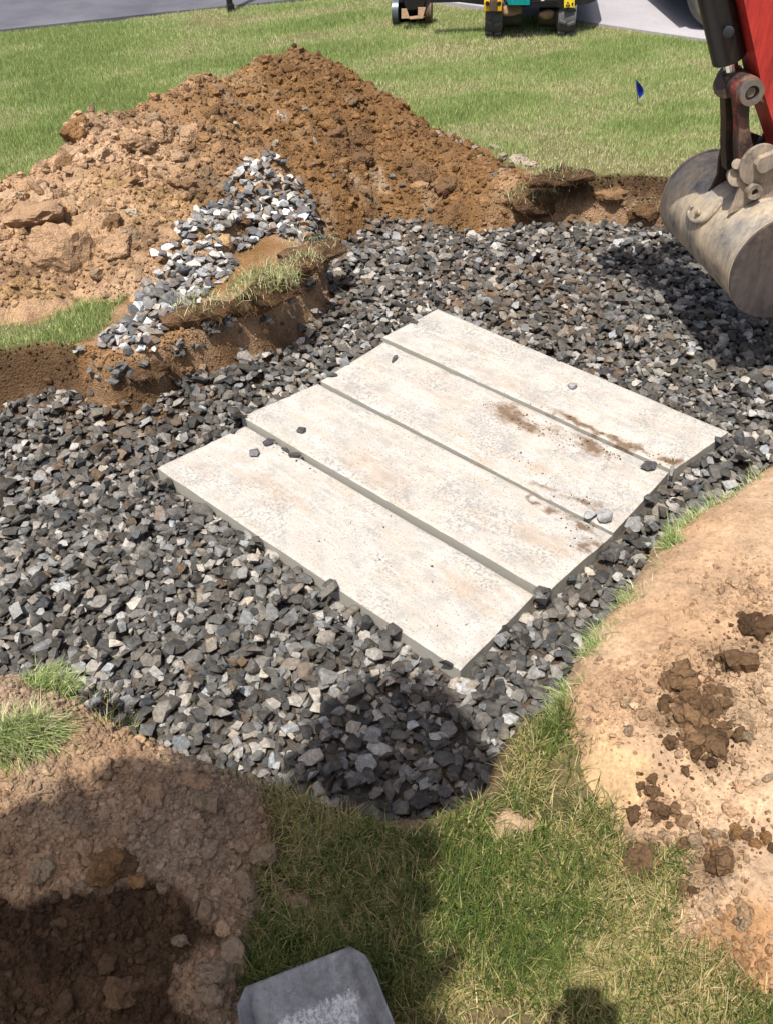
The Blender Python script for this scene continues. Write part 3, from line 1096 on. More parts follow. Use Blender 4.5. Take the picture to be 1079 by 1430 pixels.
# ------------------------------------------------------------------ concrete slabs
def slab_mat(k):
    mt, t, b = mat_new('slab_concrete')
    tc = t.nodes.new('ShaderNodeTexCoord')
    p = tc.outputs['Object']
    mp_ = t.nodes.new('ShaderNodeMapping')
    mp_.inputs['Location'].default_value = (k * 3.1, k * 1.7, 0)
    t.links.new(p, mp_.inputs['Vector'])
    q = mp_.outputs[0]
    st = t.nodes.new('ShaderNodeMapping')
    st.inputs['Scale'].default_value = (1.5, 7, 1)
    t.links.new(q, st.inputs['Vector'])
    c = mixc(t, ramp(t, noise(t, q, 4.5, 6, 0.62), [(0.36, 0.0), (0.66, 1.0)]), (0.40, 0.375, 0.335), (0.49, 0.47, 0.43))
    c = mixc(t, ramp(t, noise(t, st.outputs[0], 2.6, 7, 0.68), [(0.43, 0.0), (0.68, 0.75)]), c, (0.42, 0.345, 0.265))
    c = mixc(t, ramp(t, noise(t, q, 11, 8, 0.72), [(0.48, 0.0), (0.62, 0.7)]), c, (0.315, 0.30, 0.275))
    c = mixc(t, ramp(t, noise(t, st.outputs[0], 5.5, 9, 0.78), [(0.52, 0.0), (0.62, 0.6)]), c, (0.545, 0.53, 0.495))      # trowel-wise tan soil film
    c = mixc(t, ramp(t, noise(t, q, 55, 5, 0.7), [(0.30, 0.75), (0.42, 0.0)]), c, (0.40, 0.375, 0.34))
    sp = noise(t, q, 150, 2, 0.5)
    c = mixc(t, ramp(t, sp, [(0.615, 0.0), (0.66, 0.85)]), c, (0.19, 0.175, 0.155))                                         # air pits and grit
    sp2 = mmath(t, 'MULTIPLY', ramp(t, noise(t, q, 90, 3, 0.6), [(0.51, 0.0), (0.57, 1.0)]), ramp(t, noise(t, q, 4, 4, 0.6), [(0.47, 0.0), (0.60, 0.9)]))
    c = mixc(t, sp2, c, (0.27, 0.255, 0.24))
    # side faces: greyer colour standing in for shade on the upright faces
    g = t.nodes.new('ShaderNodeNewGeometry')
    sx = t.nodes.new('ShaderNodeSeparateXYZ')
    t.links.new(g.outputs['Normal'], sx.inputs[0])
    c = mixc(t, ramp(t, sx.outputs[2], [(0.25, 1.0), (0.6, 0.0)]), c, (0.36, 0.345, 0.30))
    wn = t.nodes.new('ShaderNodeTexNoise')
    wn.inputs['Scale'].default_value = 7.0
    wn.inputs['Detail'].default_value = 5
    t.links.new(q, wn.inputs['Vector'])
    wsub = t.nodes.new('ShaderNodeVectorMath')
    wsub.operation = 'SUBTRACT'
    t.links.new(wn.outputs['Color'], wsub.inputs[0])
    wsub.inputs[1].default_value = (.5, .5, .5)
    wsc = t.nodes.new('ShaderNodeVectorMath')
    wsc.operation = 'MULTIPLY_ADD'
    t.links.new(wsub.outputs[0], wsc.inputs[0])
    wsc.inputs[1].default_value = (.45, .22, 0)
    t.links.new(p, wsc.inputs[2])
    warped = wsc.outputs[0]
    stains = {2: [(0.10, .335, .26, .13), (0.42, .36, .26, .07), (.56, .05, .22, .05), (.34, .14, .14, .09), (-.25, .26, .4, .06), (.15, .03, .3, .03)], 1: [(.62, .36, .14, .05), (.50, .38, .1, .03), (.74, .3, .1, .1), (.62, .2, .2, .12), (-.1, .1, .4, .1)], 3: [(.34, .02, .3, .04), (.72, .04, .12, .05), (.5, .03, .2, .03), (-.1, .08, .4, .05), (-.35, .2, .2, .06)], 0: [(2, 2, .05, .02), (2, 2, .1, .1), (2, 2, .1, .1), (.55, .28, .25, .12), (-.3, .2, .3, .1)]}[k]
    for i, (ax, bx, ra, rb) in enumerate(stains):
        m2 = t.nodes.new('ShaderNodeMapping')
        m2.vector_type = 'POINT'
        m2.inputs['Location'].default_value = (-ax / ra, -bx / rb, 0)
        m2.inputs['Scale'].default_value = (1 / ra, 1 / rb, 0)
        t.links.new(warped, m2.inputs['Vector'])
        ln = t.nodes.new('ShaderNodeVectorMath')
        ln.operation = 'LENGTH'
        t.links.new(m2.outputs[0], ln.inputs[0])
        edge = ramp(t, ln.outputs['Value'], [(0.0, 1.0), (1.0, 0.0)])
        blot = mmath(t, 'MULTIPLY', mmath(t, 'ADD', mmath(t, 'MULTIPLY', noise(t, q, 24, 9, 0.8), .62), mmath(t, 'MULTIPLY', noise(t, st.outputs[0], 7, 6, 0.7), .38)), 0.95)
        f = ramp(t, mmath(t, 'ADD', mmath(t, 'MULTIPLY', edge, 0.42), blot), [(0.64, 0.0), (0.82, 0.9)])
        f = mmath(t, 'MULTIPLY', f, ramp(t, ln.outputs['Value'], [(0.8, 1.0), (1.0, 0.0)]))
        f = mmath(t, 'MULTIPLY', f, 1.0 if i < 3 else .38)
        wash = mmath(t, 'MULTIPLY', ramp(t, mmath(t, 'ADD', mmath(t, 'MULTIPLY', edge, .5), mmath(t, 'MULTIPLY', noise(t, st.outputs[0], 4, 8, .7), .9)), [(0.50, 0.0), (0.85, 0.75)]), edge)
        if i < 2 and k in (2, 3):
            c = mixc(t, wash, c, (0.35, 0.27, 0.195))
        c = mixc(t, f, c, (0.135, 0.086, 0.052) if i < 3 else (0.34, 0.24, 0.155))
    t.links.new(c, b.inputs['Base Color'])
    b.inputs['Roughness'].default_value = 0.9
    b.inputs['Specular IOR Level'].default_value = 0.2
    h = mmath(t, 'ADD', noise(t, q, 45, 6, 0.7), mmath(t, 'MULTIPLY', noise(t, st.outputs[0], 12, 4, 0.6), 0.6))
    h = mmath(t, 'SUBTRACT', h, mmath(t, 'MULTIPLY', ramp(t, sp, [(0.66, 0.0), (0.74, 1.0)]), 0.6))
    bump(t, b, h, 0.45, 0.004)
    return mt


SLABS = [  # (left near, right near, right far, left far) in slab-field metres with heights
    ((-.752, -.836, 0), (.757, -.828, 0), (.735, -.428, 0.0), (-.712, -.428, 0.0)),
    ((-.755, -.412, .020), (.765, -.402, .013), (.770, -.030, .013), (-.698, -.034, .020)),
    ((-.690, -.020, .031), (.766, -.018, .015), (.736, .406, .015), (-.714, .398, .031)),
    ((-.734, .412, .041), (.744, .418, .022), (.780, .776, .022), (-.724, .780, .041))]
SLAB_Z = [0, .0165, .023, .032]
slab_labels = ['lowest pale concrete slab nearest the camera, clean and sun bleached', 'second concrete slab from the camera, pale with dark grey speckles along its near edge',
               'third concrete slab from the camera, with the largest dark brown mud splash', 'farthest concrete slab, beside the gravel below the big steel bucket']
for k, cs in enumerate(SLABS):
    nx, ny = 150, 42
    uu = np.linspace(0, 1, nx)
    vv = np.linspace(0, 1, ny)
    U, Vv = np.meshgrid(uu, vv)
    C = np.array(cs)
    P = ((1 - U) * (1 - Vv))[..., None] * C[0] + (U * (1 - Vv))[..., None] * C[1] + (U * Vv)[..., None] * C[2] + ((1 - U) * Vv)[..., None] * C[3]
    # worn, slightly wavy and chipped arrises
    ed = np.minimum.reduce([U * 1.5, (1 - U) * 1.5, Vv * .4, (1 - Vv) * .4])
    wob = 0.003 * fbm(P[..., 0] * 9 + k * 7, P[..., 1] * 9, 3, 100 + k)
    chip = np.clip(fbm(P[..., 0] * 17 + k, P[..., 1] * 17, 3, 110 + k) - 0.45, 0, 1) * 0.014
    P[..., 2] += 0.0012 * fbm(P[..., 0] * 5, P[..., 1] * 5, 3, 115 + k)
    P[..., 2] -= np.where(ed < 0.004, 0.004 + chip, np.where(ed < .011, chip * .5, 0))
    cxy = C[:, :2].mean(0)
    dirv = P[..., :2] - cxy
    out = (ed < 0.001)
    P[..., 0] += np.where(out & ((U == 0) | (U == 1)), wob, 0)
    P[..., 1] += np.where(out & ((Vv == 0) | (Vv == 1)), wob, 0)
    top = P.reshape(-1, 3)
    bot = top.copy()
    bot[:, 2] = -0.07
    n = len(top)
    I = np.arange(n).reshape(ny, nx)
    F = [np.c_[I[:-1, :-1].ravel(), I[:-1, 1:].ravel(), I[1:, 1:].ravel(), I[1:, :-1].ravel()]]
    rim = np.concatenate([I[0, :], I[1:, -1], I[-1, -2::-1], I[-2:0:-1, 0]])
    rn = np.roll(rim, -1)
    # rim verts: top ring sits slightly below for a rounded arris, bottom ring vertical
    bidx = {v: n + i for i, v in enumerate(rim)}
    B = top[rim].copy()
    B[:, 2] = -0.08
    F.append(np.c_[rim, n + np.arange(len(rim)), n + np.roll(np.arange(len(rim)), -1), rn])
    V = np.concatenate([top, B])
    V[:, 0] -= 0.0
    o = mesh_np('concrete_slab', V, np.concatenate(F), slab_mat(k), None, True)
    me = o.data
    me.set_sharp_from_angle(angle=math.radians(40))
    # local origin at the slab's own near left corner line
    off = np.array([0.0, C[0, 1], 0.0])
    V2 = V - off
    me.vertices.foreach_set('co', V2.astype(np.float32).ravel())
    me.update()
    wpos = SC + AV * off[0] + BV * off[1]
    o.location = (wpos[0], wpos[1], 0)
    o.rotation_euler = (0, 0, YAW)
    tag(o, slab_labels[k], 'concrete slab', 'concrete slabs laid side by side on the gravel')


# mud crumbs stuck on the splashed slabs
for k, spots in ((2, [(.13, .32, .16, .06, 110), (.33, .34, .12, .04, 50), (.52, .38, .10, .02, 30), (.55, .05, .14, .04, 50), (.36, .12, .08, .04, 24)]), (1, [(.66, .33, .10, .05, 44), (.74, .25, .05, .06, 20)]), (3, [(.34, .02, .25, .02, 46), (.72, .04, .05, .03, 60)]), (0, [(.2, .2, .4, .12, 26), (-.3, .39, .3, .01, 30)])):
    slab_o = [o for o in COL.objects if o.get('category') == 'concrete slab'][k]
    pts = []
    for (a, bb, ra, rb, n) in spots:
        pts.append(np.c_[RNG.normal(a, ra * .6, n), np.clip(RNG.normal(bb, rb * .6, n), .005, .385), np.full(n, SLAB_Z[k] + .001)])
    pts = np.concatenate(pts)
    pts = pts[(pts[:, 0] < .73)]
    zc = np.interp(pts[:, 0], [-.72, .76], [SLABS[k][0][2], SLABS[k][1][2]])
    pts[:, 2] = zc + .001
    sz = .0012 * (5 ** (RNG.random(len(pts)) ** 2))
    tn = lerp(BROWN * .8, BROWN * 2.2, RNG.random(len(pts)))
    if k == 0:
        tn = np.tile(np.array([.13, .12, .11]), (len(pts), 1))
    o = scatter_mesh('mud_crumbs', CLOD_XS, pts, sz, tn, SOIL, slab_o)
    o['kind'] = 'stuff'

# ------------------------------------------------------------------ crushed stone
def stone_base(k, bev):
    rr = np.random.default_rng(500 + k)
    bm = bmesh.new()
    n = rr.integers(10, 15)
    d = rr.normal(size=(n, 3))
    d /= np.linalg.norm(d, axis=1)[:, None]
    ax = np.array([1, rr.uniform(.55, .9), rr.uniform(.34, .62)])
    for v in d * ax * rr.uniform(.82, 1.0, (n, 1)):
        bm.verts.new(v)
    r = bmesh.ops.convex_hull(bm, input=bm.verts)
    bmesh.ops.delete(bm, geom=[v for v in bm.verts if not v.link_faces], context='VERTS')
    bmesh.ops.dissolve_limit(bm, angle_limit=0.30, verts=bm.verts, edges=bm.edges)
    if bev:
        bmesh.ops.bevel(bm, geom=list(bm.edges), offset=bev, segments=1, affect='EDGES', profile=.5, clamp_overlap=True)
    bmesh.ops.triangulate(bm, faces=bm.faces)
    bmesh.ops.recalc_face_normals(bm, faces=bm.faces)
    bm.verts.index_update()
    V = np.array([v.co[:] for v in bm.verts])
    F = np.array([[v.index for v in f.verts] for f in bm.faces])
    bm.free()
    V = V / np.abs(V[:, :2]).max()
    return V, F


NB = 44
ST_HI = [stone_base(k, 0.045) for k in range(NB)]
ST_LO = [stone_base(k, 0.0) for k in range(NB)]
STONE_ME = [mesh_data('stone', V, F, STONE_OBJ, False) for V, F in ST_HI]

# height field used to drop the stones one by one
HX0, HY0, HS = -2.7, 0.9, 0.0055
HNX, HNY = int(5.3 / HS), int(4.7 / HS)
hx = HX0 + (np.arange(HNX) + .5) * HS
hy = HY0 + (np.arange(HNY) + .5) * HS
HXX, HYY = np.meshgrid(hx, hy, indexing='ij')
hm = np.maximum(ground_z(HXX.ravel(), HYY.ravel()), np.where(HYY.ravel() > 3.2, heap_z(HXX.ravel(), HYY.ravel()), -9)).reshape(HNX, HNY)
_d = pit_d(HXX.ravel(), HYY.ravel()).reshape(HNX, HNY)
hm0 = hm.copy()
a_, b_ = slab_ab(HXX, HYY)
slabmask = np.zeros_like(hm, bool)
for k, cs in enumerate(SLABS):
    C = np.array(cs)
    s_ = poly_sdf(C[:, :2], a_.ravel(), b_.ravel()).reshape(hm.shape)
    hm = np.where(s_ > -0.004, np.maximum(hm, SLAB_Z[k] + .002), hm)
    slabmask |= s_ > -0.012

# precomputed orientations with their lower and upper envelopes
NV = 360
var = []
vb = RNG.integers(0, NB, NV)
vR = rand_rot(NV, 0.42)
for i in range(NV):
    V, F = ST_LO[vb[i]]
    W = V @ vR[i].T
    var.append((W, F))


def envelope(W, F, s):
    W = W * s
    nrm = np.cross(W[F[:, 1]] - W[F[:, 0]], W[F[:, 2]] - W[F[:, 0]])
    dd = np.einsum('ij,ij->i', nrm, W[F[:, 0]])
    h = int(np.ceil(np.abs(W[:, :2]).max() / HS))
    g = np.arange(-h, h + 1) * HS
    X, Y = np.meshgrid(g, g, indexing='ij')
    up = nrm[:, 2] > 1e-9
    dn = nrm[:, 2] < -1e-9
    zu = np.min((dd[up] - X[..., None] * nrm[up, 0] - Y[..., None] * nrm[up, 1]) / nrm[up, 2], axis=-1)
    zl = np.max((dd[dn] - X[..., None] * nrm[dn, 0] - Y[..., None] * nrm[dn, 1]) / nrm[dn, 2], axis=-1)
    ok = zl < zu
    return h, zl, zu, ok


ENV = {}
SIZES = [0.0095, 0.0135, 0.0175, 0.0210, 0.025, 0.0295, 0.037]
level = gravel_level(HXX.ravel(), HYY.ravel()).reshape(hm.shape)
# where crushed stone lies
bed = (_d > 0.0) & (hm0 < level + 0.035) & ~slabmask
heapcov = heap_z(HXX.ravel(), HYY.ravel(), False).reshape(hm.shape) > level + 0.02
bed &= ~(heapcov & (HYY > 3.2))
SPILL = polyw([(130, 468), (165, 440), (232, 378), (247, 345), (270, 322), (310, 306), (328, 278), (378, 258), (428, 266), (472, 300), (440, 328), (372, 322), (335, 345), (292, 402), (217, 470), (182, 490)], 0.28)
sp_d = poly_sdf(SPILL, HXX.ravel(), HYY.ravel()).reshape(hm.shape) + 0.06 * fbm(HXX * 6, HYY * 6, 2, 130)
spill = sp_d > 0
px_, py_, w_ = proj(np.c_[HXX.ravel(), HYY.ravel(), np.full(hm.size, 0.0)])
vis = ((px_ > -130) & (px_ < 1230) & (py_ > 150) & (py_ < 1330)).reshape(hm.shape)
bed &= vis
bed_ix = np.argwhere(bed)
spill_ix = np.argwhere(spill)
stones = []     # (variant, size, x, y, z, cell)


def drop(ix, iy, vi, si, q=82, zmax=None):
    global hm
    key = (vi, si)
    if key not in ENV:
        ENV[key] = envelope(var[vi][0], var[vi][1], SIZES[si])
    h, zl, zu, ok = ENV[key]
    if ix - h < 0 or iy - h < 0 or ix + h >= HNX or iy + h >= HNY:
        return False
    win = hm[ix - h:ix + h + 1, iy - h:iy + h + 1]
    z = np.percentile((win - zl)[ok], q)
    if zmax is not None and z > zmax:
        return False
    np.maximum(win, np.where(ok, zu + z, -9), out=win)
    stones.append((vi, si, HX0 + (ix + .5) * HS, HY0 + (iy + .5) * HS, z))
    return True


area = len(bed_ix) * HS * HS
n_bed = int(area * 1900)
cand = RNG.integers(0, len(bed_ix), (n_bed, 7))
svi = RNG.integers(0, NV, n_bed)
ssi = RNG.choice(len(SIZES), n_bed, p=[.10, .14, .20, .22, .18, .11, .05])
for i in range(n_bed):
    cs = bed_ix[cand[i]]
    rel = hm[cs[:, 0], cs[:, 1]] - level[cs[:, 0], cs[:, 1]]
    j = int(np.argmin(rel))
    if rel[j] > 0.022 and i > n_bed * .5:
        continue
    drop(int(cs[j, 0]), int(cs[j, 1]), int(svi[i]), int(ssi[i]))
n_sp = int(len(spill_ix) * HS * HS * 1150)
for i in range(n_sp):
    cs = spill_ix[RNG.integers(0, len(spill_ix), 4)]
    rel = hm[cs[:, 0], cs[:, 1]] - hm0[cs[:, 0], cs[:, 1]]
    j = int(np.argmin(rel))
    drop(int(cs[j, 0]), int(cs[j, 1]), int(RNG.integers(NV)), int(RNG.integers(2, 7)), 80)
n_strip = len(stones)
# single strays on soil
for (u, v, z) in ((560, 262, .2), (548, 250, .25), (610, 238, .24), (675, 240, .24), (690, 254, .2), (700, 250, .2), (468, 268, .33), (452, 292, .3), (440, 245, .4), (418, 210, .45), (470, 360, .2), (415, 350, .25), (405, 365, .25), (432, 335, .25),
                  (330, 370, .26), (115, 490, .2), (108, 500, .2), (340, 500, .05), (460, 395, 0.05), (475, 425, 0.05), (445, 435, .05), (420, 470, .05), (310, 355, .27), (345, 290, .3), (530, 290, .1), (545, 300, .1), (520, 285, .12), (500, 290, .15),
                  (640, 318, .02), (600, 300, .06), (575, 290, .1), (590, 310, .02), (250, 505, .05), (262, 520, .05), (160, 535, .05), (205, 520, .1)):
    p = surf_hit(u, v)
    drop(int((p[0] - HX0) / HS), int((p[1] - HY0) / HS), int(RNG.integers(NV)), int(RNG.integers(1, 6)), 70)

_bx = np.argwhere((_d > 0.0) & (_d < .16) & (HYY > 2.7) & (HYY < 4.6) & (HXX < -.3) & (HXX > -1.2) & (_d > .03) & (hm0 > level + .02) & ~heapcov)
for q_ in RNG.integers(0, len(_bx), 90):
    drop(int(_bx[q_][0]), int(_bx[q_][1]), int(RNG.integers(NV)), int(RNG.integers(1, 6)), 70)
SX = np.array([s[2] for s in stones])
SY = np.array([s[3] for s in stones])
SZ = np.array([s[4] for s in stones])
SV = np.array([s[0] for s in stones])
SS = np.array([SIZES[s[1]] for s in stones])
ns = len(stones)
u = RNG.random(ns)
g0 = 0.042 + 0.068 * RNG.random(ns) ** 1.2
g0 = np.where(u > .58, 0.11 + 0.09 * RNG.random(ns), g0)
g0 = np.where(u > .80, 0.20 + 0.12 * RNG.random(ns), g0)
g0 = np.where(u > .945, 0.30 + 0.11 * RNG.random(ns), g0)
hue = RNG.normal(0, 1, ns)
tint = np.c_[g0 * (1.0 + 0.05 * hue + .08), g0 * 1.01, g0 * (1.0 - 0.055 * hue - .10)]
# iron-stained, dusty stones near the soil banks
bn = fbm(SX * 1.6, SY * 1.6, 3, 140)
def near_px(u_, v_, r):
    p = un(u_, v_, 0)
    return np.exp(-((SX - p[0]) ** 2 + (SY - p[1]) ** 2) / r ** 2)
br = 0.75 * near_px(760, 400, .42) + .9 * near_px(560, 320, .35) + .85 * near_px(450, 420, .28) + .9 * near_px(150, 585, .3) + .7 * near_px(830, 470, .25) + .4 * near_px(640, 400, .3) + 0.035
isb = (RNG.random(ns) < br * 0.62) & (np.arange(ns) < n_strip)
bc = np.where(RNG.random(ns)[:, None] < .7, np.array([.115, .078, .048]), np.array([.15, .088, .042]))
mixb = np.where(isb, RNG.uniform(.3, .8, ns), 0)[:, None]
tint = tint * (1 - mixb) + (bc * RNG.uniform(.7, 1.3, (ns, 1))) * mixb
spm = np.zeros(ns, bool)
spm[len(stones) - (len(stones) - n_strip) - n_sp:n_strip] = True
tint[spm] = np.maximum(tint[spm] * 2.0, 0.10) * np.array([.98, 1.0, 1.05])

gravel = empty('gravel_bed', (float(SC[0]), float(SC[1]), -0.05))
tag(gravel, 'bed of grey crushed stone filling the pit round the slabs', kind='structure')
Mi = np.array([-SC[0], -SC[1], 0.05])
# how large and how open to view each stone is
ix = ((SX - HX0) / HS).astype(int)
iy = ((SY - HY0) / HS).astype(int)
expo = np.clip(1 - (hm[ix, iy] - SZ - SS * 0.45) / 0.02, 0, 1)
pu, pv, pw = proj(np.c_[SX, SY, SZ])
inside = (pu > 5) & (pu < 1074) & (pv > 5) & (pv < 1425)
score = SS / pw * (expo > .75) * inside
order = np.argsort(-score)
parts = order[:300]
ispart = np.zeros(ns, bool)
ispart[parts] = True
for i in parts:
    o = bpy.data.objects.new('stone', STONE_ME[vb[SV[i]]])
    COL.objects.link(o)
    o.parent = gravel
    M4 = Matrix([list(vR[SV[i]][0]) + [0], list(vR[SV[i]][1]) + [0], list(vR[SV[i]][2]) + [0], [0, 0, 0, 1]])
    o.matrix_local = Matrix.Translation((SX[i] + Mi[0], SY[i] + Mi[1], SZ[i] + Mi[2])) @ M4 @ Matrix.Scale(SS[i], 4)
    o.color = (*np.clip(tint[i], 0, 1), 1)
Vs, Fs, Ts = [], [], []
off = 0
for i in np.where(~ispart)[0]:
    V, F = (ST_HI if pw[i] < 2.3 else ST_LO)[vb[SV[i]]]
    Vs.append((V @ vR[SV[i]].T) * SS[i] + np.array([SX[i] + Mi[0], SY[i] + Mi[1], SZ[i] + Mi[2]]))
    Fs.append(F + off)
    Ts.append(np.repeat(tint[i][None], len(V), 0))
    off += len(V)
cs_o = mesh_np('crushed_stone', np.concatenate(Vs), np.concatenate(Fs), STONE, np.concatenate(Ts), False, gravel)
cs_o['kind'] = 'stuff'

# loose stones lying on the slabs
loose = [(354, 632, 15, 'flat mid grey stone lying on the nearest slab, left of its neighbours'), (376, 617, 17, 'rounded dark stone on the nearest slab, just below the step to the second slab'), (398, 629, 12, 'narrow upright dark stone on the nearest slab, touching a larger one'),
         (412, 637, 17, 'dark stone wedged against the step of the second slab, lowest of the row'), (420, 600, 13, 'dark stone alone near the left end of the second slab'), (328, 601, 12, 'dark stone on the far left corner of the nearest slab'),
         (464, 525, 13, 'dark stone on the left corner of the third slab'), (551, 503, 14, 'dark stone near the left end of the third slab, inward from the corner'), (578, 450, 11, 'small dark stone at the left end of the farthest slab'),
         (780, 501, 11, 'small dark stone on the farthest slab close to its gravel side'), (799, 539, 13, 'pale grey chip in the middle of the farthest slab'), (905, 650, 19, 'large grey brown stone at the right end of the third slab'),
         (825, 718, 20, 'pale flat stone on the right end of the second slab, beside the gravel'), (845, 722, 22, 'pale grey stone on the second slab, nearest the spilled gravel'), (762, 829, 18, 'dark stone at the right corner of the second slab, at the seam')]
for (u_, v_, wpx, lab) in loose:
    k = 0
    p = un(u_, v_, 0.02)
    ca, cb = slab_ab(p[0], p[1])
    k = int(np.clip(np.searchsorted([-.42, -.02, .405], cb), 0, 3))
    p = un(u_, v_, SLAB_Z[k] + 0.008)
    s = wpx / FPX * (p - CAMP) @ CF / 2
    o = bpy.data.objects.new('loose_stone', STONE_ME[random.randrange(NB)])
    COL.objects.link(o)
    o.rotation_euler = (random.gauss(0, .12), random.gauss(0, .12), random.uniform(0, 6.28))
    s *= 1.25
    o.scale = (s, s, s * .85)
    zmin = min(v.co.z for v in o.data.vertices) * s * .85
    o.location = (p[0], p[1], SLAB_Z[k] - zmin * .85 + .001)
    gcol = (0.30 if 'pale' in lab else 0.15 if 'mid grey' in lab else 0.062)
    o.color = (gcol * 1.02, gcol, gcol * 1.0, 1)
    tag(o, lab, 'stone', 'loose stones lying on the slabs')


# ------------------------------------------------------------------ grass
def blades(P, length, width, col, lean, head=None, headw=0.0, droop=0.5):
    """P (n,3); returns vertices and triangles of curved tapering blades"""
    n = len(P)
    a = RNG.uniform(0, 2 * np.pi, n)
    if head is not None:
        a = np.where(RNG.random(n) < headw, head + RNG.normal(0, .5, n), a)
    L = length
    ln = np.abs(lean)
    dx, dy = np.cos(a), np.sin(a)
    sa = a + np.pi / 2 + RNG.normal(0, .5, n)
    sx, sy = np.cos(sa), np.sin(sa)
    h1 = 0.5 * L * np.cos(ln)
    o1 = 0.5 * L * np.sin(ln)
    l2 = np.minimum(ln + droop * RNG.random(n), 2.1)
    h2 = h1 + 0.5 * L * np.cos(l2)
    o2 = o1 + 0.5 * L * np.sin(l2)
    w0 = width / 2
    V = np.zeros((n, 5, 3))
    V[:, 0] = P + np.c_[-sx * w0, -sy * w0, np.full(n, -0.004)]
    V[:, 1] = P + np.c_[sx * w0, sy * w0, np.full(n, -0.004)]
    m_ = P + np.c_[dx * o1, dy * o1, h1]
    V[:, 2] = m_ + np.c_[-sx * w0 * .8, -sy * w0 * .8, np.zeros(n)]
    V[:, 3] = m_ + np.c_[sx * w0 * .8, sy * w0 * .8, np.zeros(n)]
    V[:, 4] = P + np.c_[dx * o2, dy * o2, h2]
    base = np.arange(n)[:, None] * 5
    F = np.concatenate([base + np.array([[0, 1, 3]]), base + np.array([[0, 3, 2]]), base + np.array([[2, 3, 4]])])
    T = np.repeat(col[:, None, :], 5, axis=1).reshape(-1, 3)
    return V.reshape(-1, 3), F, T


GREEN = np.array([0.135, 0.235, 0.058])
LIME = np.array([0.37, 0.43, 0.16])
STRAW = np.array([0.68, 0.62, 0.40])
YELL = np.array([0.50, 0.50, 0.24])


def lawn_ok(x, y, mg=0.012):
    ok = road_d(x, y) < 0.015 * fbm(x * 8, y * 8, 2, 150)
    near = (np.abs(x) < 4.5) & (y < 7)
    xn, yn = x[near], y[near]
    o = pit_d(xn, yn) < -0.01 + 0.02 * fbm(xn * 12, yn * 12, 2, 151) - (.018 + .03 * fbm(xn * 10, yn * 10, 2, 154)) * (yn < 1.6) * sstep(-.12, .0, xn) * sstep(.35, .2, xn)
    gzz = ground_z(xn, yn)
    hz = np.where(yn > 3, heap_z(xn, yn), -9)
    o &= (hz < gzz + mg) | (yn <= 3)
    o &= right_h(xn, yn) < mg
    o &= left_h(xn, yn) < mg
    o &= (sand_h(xn, yn) < 0.006) & (crumb_h(xn, yn) < 0.006)
    o &= (RNG.random(len(xn)) > bare_bank(xn, yn)) & ((xn < .25) | (yn > 2.9) | (yn < 1.42 - .2 * (xn - .4)))
    ok2 = ok.copy()
    ok2[near] &= o
    return ok2


# far lawn
n = 2400000
x = RNG.uniform(-6.0, 5.0, n)
y = RNG.uniform(2.6, 10.6, n)
ok = in_view(x, y, np.full(n, G), 90)
x, y = x[ok], y[ok]
ok = lawn_ok(x, y)
x, y = x[ok], y[ok]
# thin out with distance and in the dry streaks
ca, sa_ = math.cos(0.35), math.sin(0.35)
xr, yr_ = x * ca + y * sa_, -x * sa_ + y * ca
dry = 0.5 + 0.5 * np.clip(2.0 * fbm(xr * 0.9, yr_ * 2.2, 4, 160) + 0.8 * np.sin(yr_ * 6.5 + 1.5 * fbm(x, y, 2, 161)) * .35, -1, 1)
dry = np.clip(.5 + .9 * (dry - .5) + .40 * fbm(xr * 2.6, yr_ * 4.2, 3, 163) + .16 * sstep(-0.5, 1.0, x) * sstep(6.5, 5.0, y) + .15 * sstep(-.3, 0, road_d(x, y)) - .14 * sstep(-.8, -2.6, x), 0, 1)
keep = RNG.random(len(x)) < (0.9 - 0.45 * sstep(.55, .9, dry)) * (1 - .35 * sstep(6.5, 9, y))
x, y, dry = x[keep], y[keep], dry[keep]
if len(x) > 560000:
    s_ = RNG.permutation(len(x))[:560000]
    x, y, dry = x[s_], y[s_], dry[s_]
n = len(x)
z = ground_z(x, y)
lush = sstep(.45, .1, dry)
c = lerp(lerp(GREEN * 1.25, GREEN * 1.08, lush), lerp(LIME * 1.2, LIME * 1.08, lush), RNG.random(n) ** .9)
isdry = RNG.random(n) < np.clip(0.08 + 1.25 * (dry - .38), 0.02, .93)
c = np.where(isdry[:, None], lerp(YELL, STRAW, RNG.random(n)), c)
c = c * RNG.uniform(.75, 1.25, (n, 1))
a_b = RNG.uniform(0, 2 * np.pi, n)
ln_ = np.abs(RNG.normal(.15, .45, n))
hh_ = RNG.uniform(.020, .046, n) * (1.12 - .5 * dry)
wd_ = RNG.uniform(.0026, .0046, n)
sa2 = RNG.uniform(0, 2 * np.pi, n)
V = np.zeros((n, 3, 3))
B_ = np.c_[x, y, z - .003]
V[:, 0] = B_ - np.c_[np.cos(sa2) * wd_ / 2, np.sin(sa2) * wd_ / 2, 0 * x]
V[:, 1] = B_ + np.c_[np.cos(sa2) * wd_ / 2, np.sin(sa2) * wd_ / 2, 0 * x]
V[:, 2] = B_ + np.c_[np.cos(a_b) * np.sin(ln_) * hh_, np.sin(a_b) * np.sin(ln_) * hh_, np.cos(ln_) * hh_]
V = V.reshape(-1, 3)
F = np.arange(n * 3).reshape(n, 3)
T = np.repeat(c, 3, axis=0)
g1 = mesh_np('lawn_grass', V, F, BLADE, T, True)
tag(g1, 'mown green lawn with pale dry streaks behind the pit', kind='stuff')

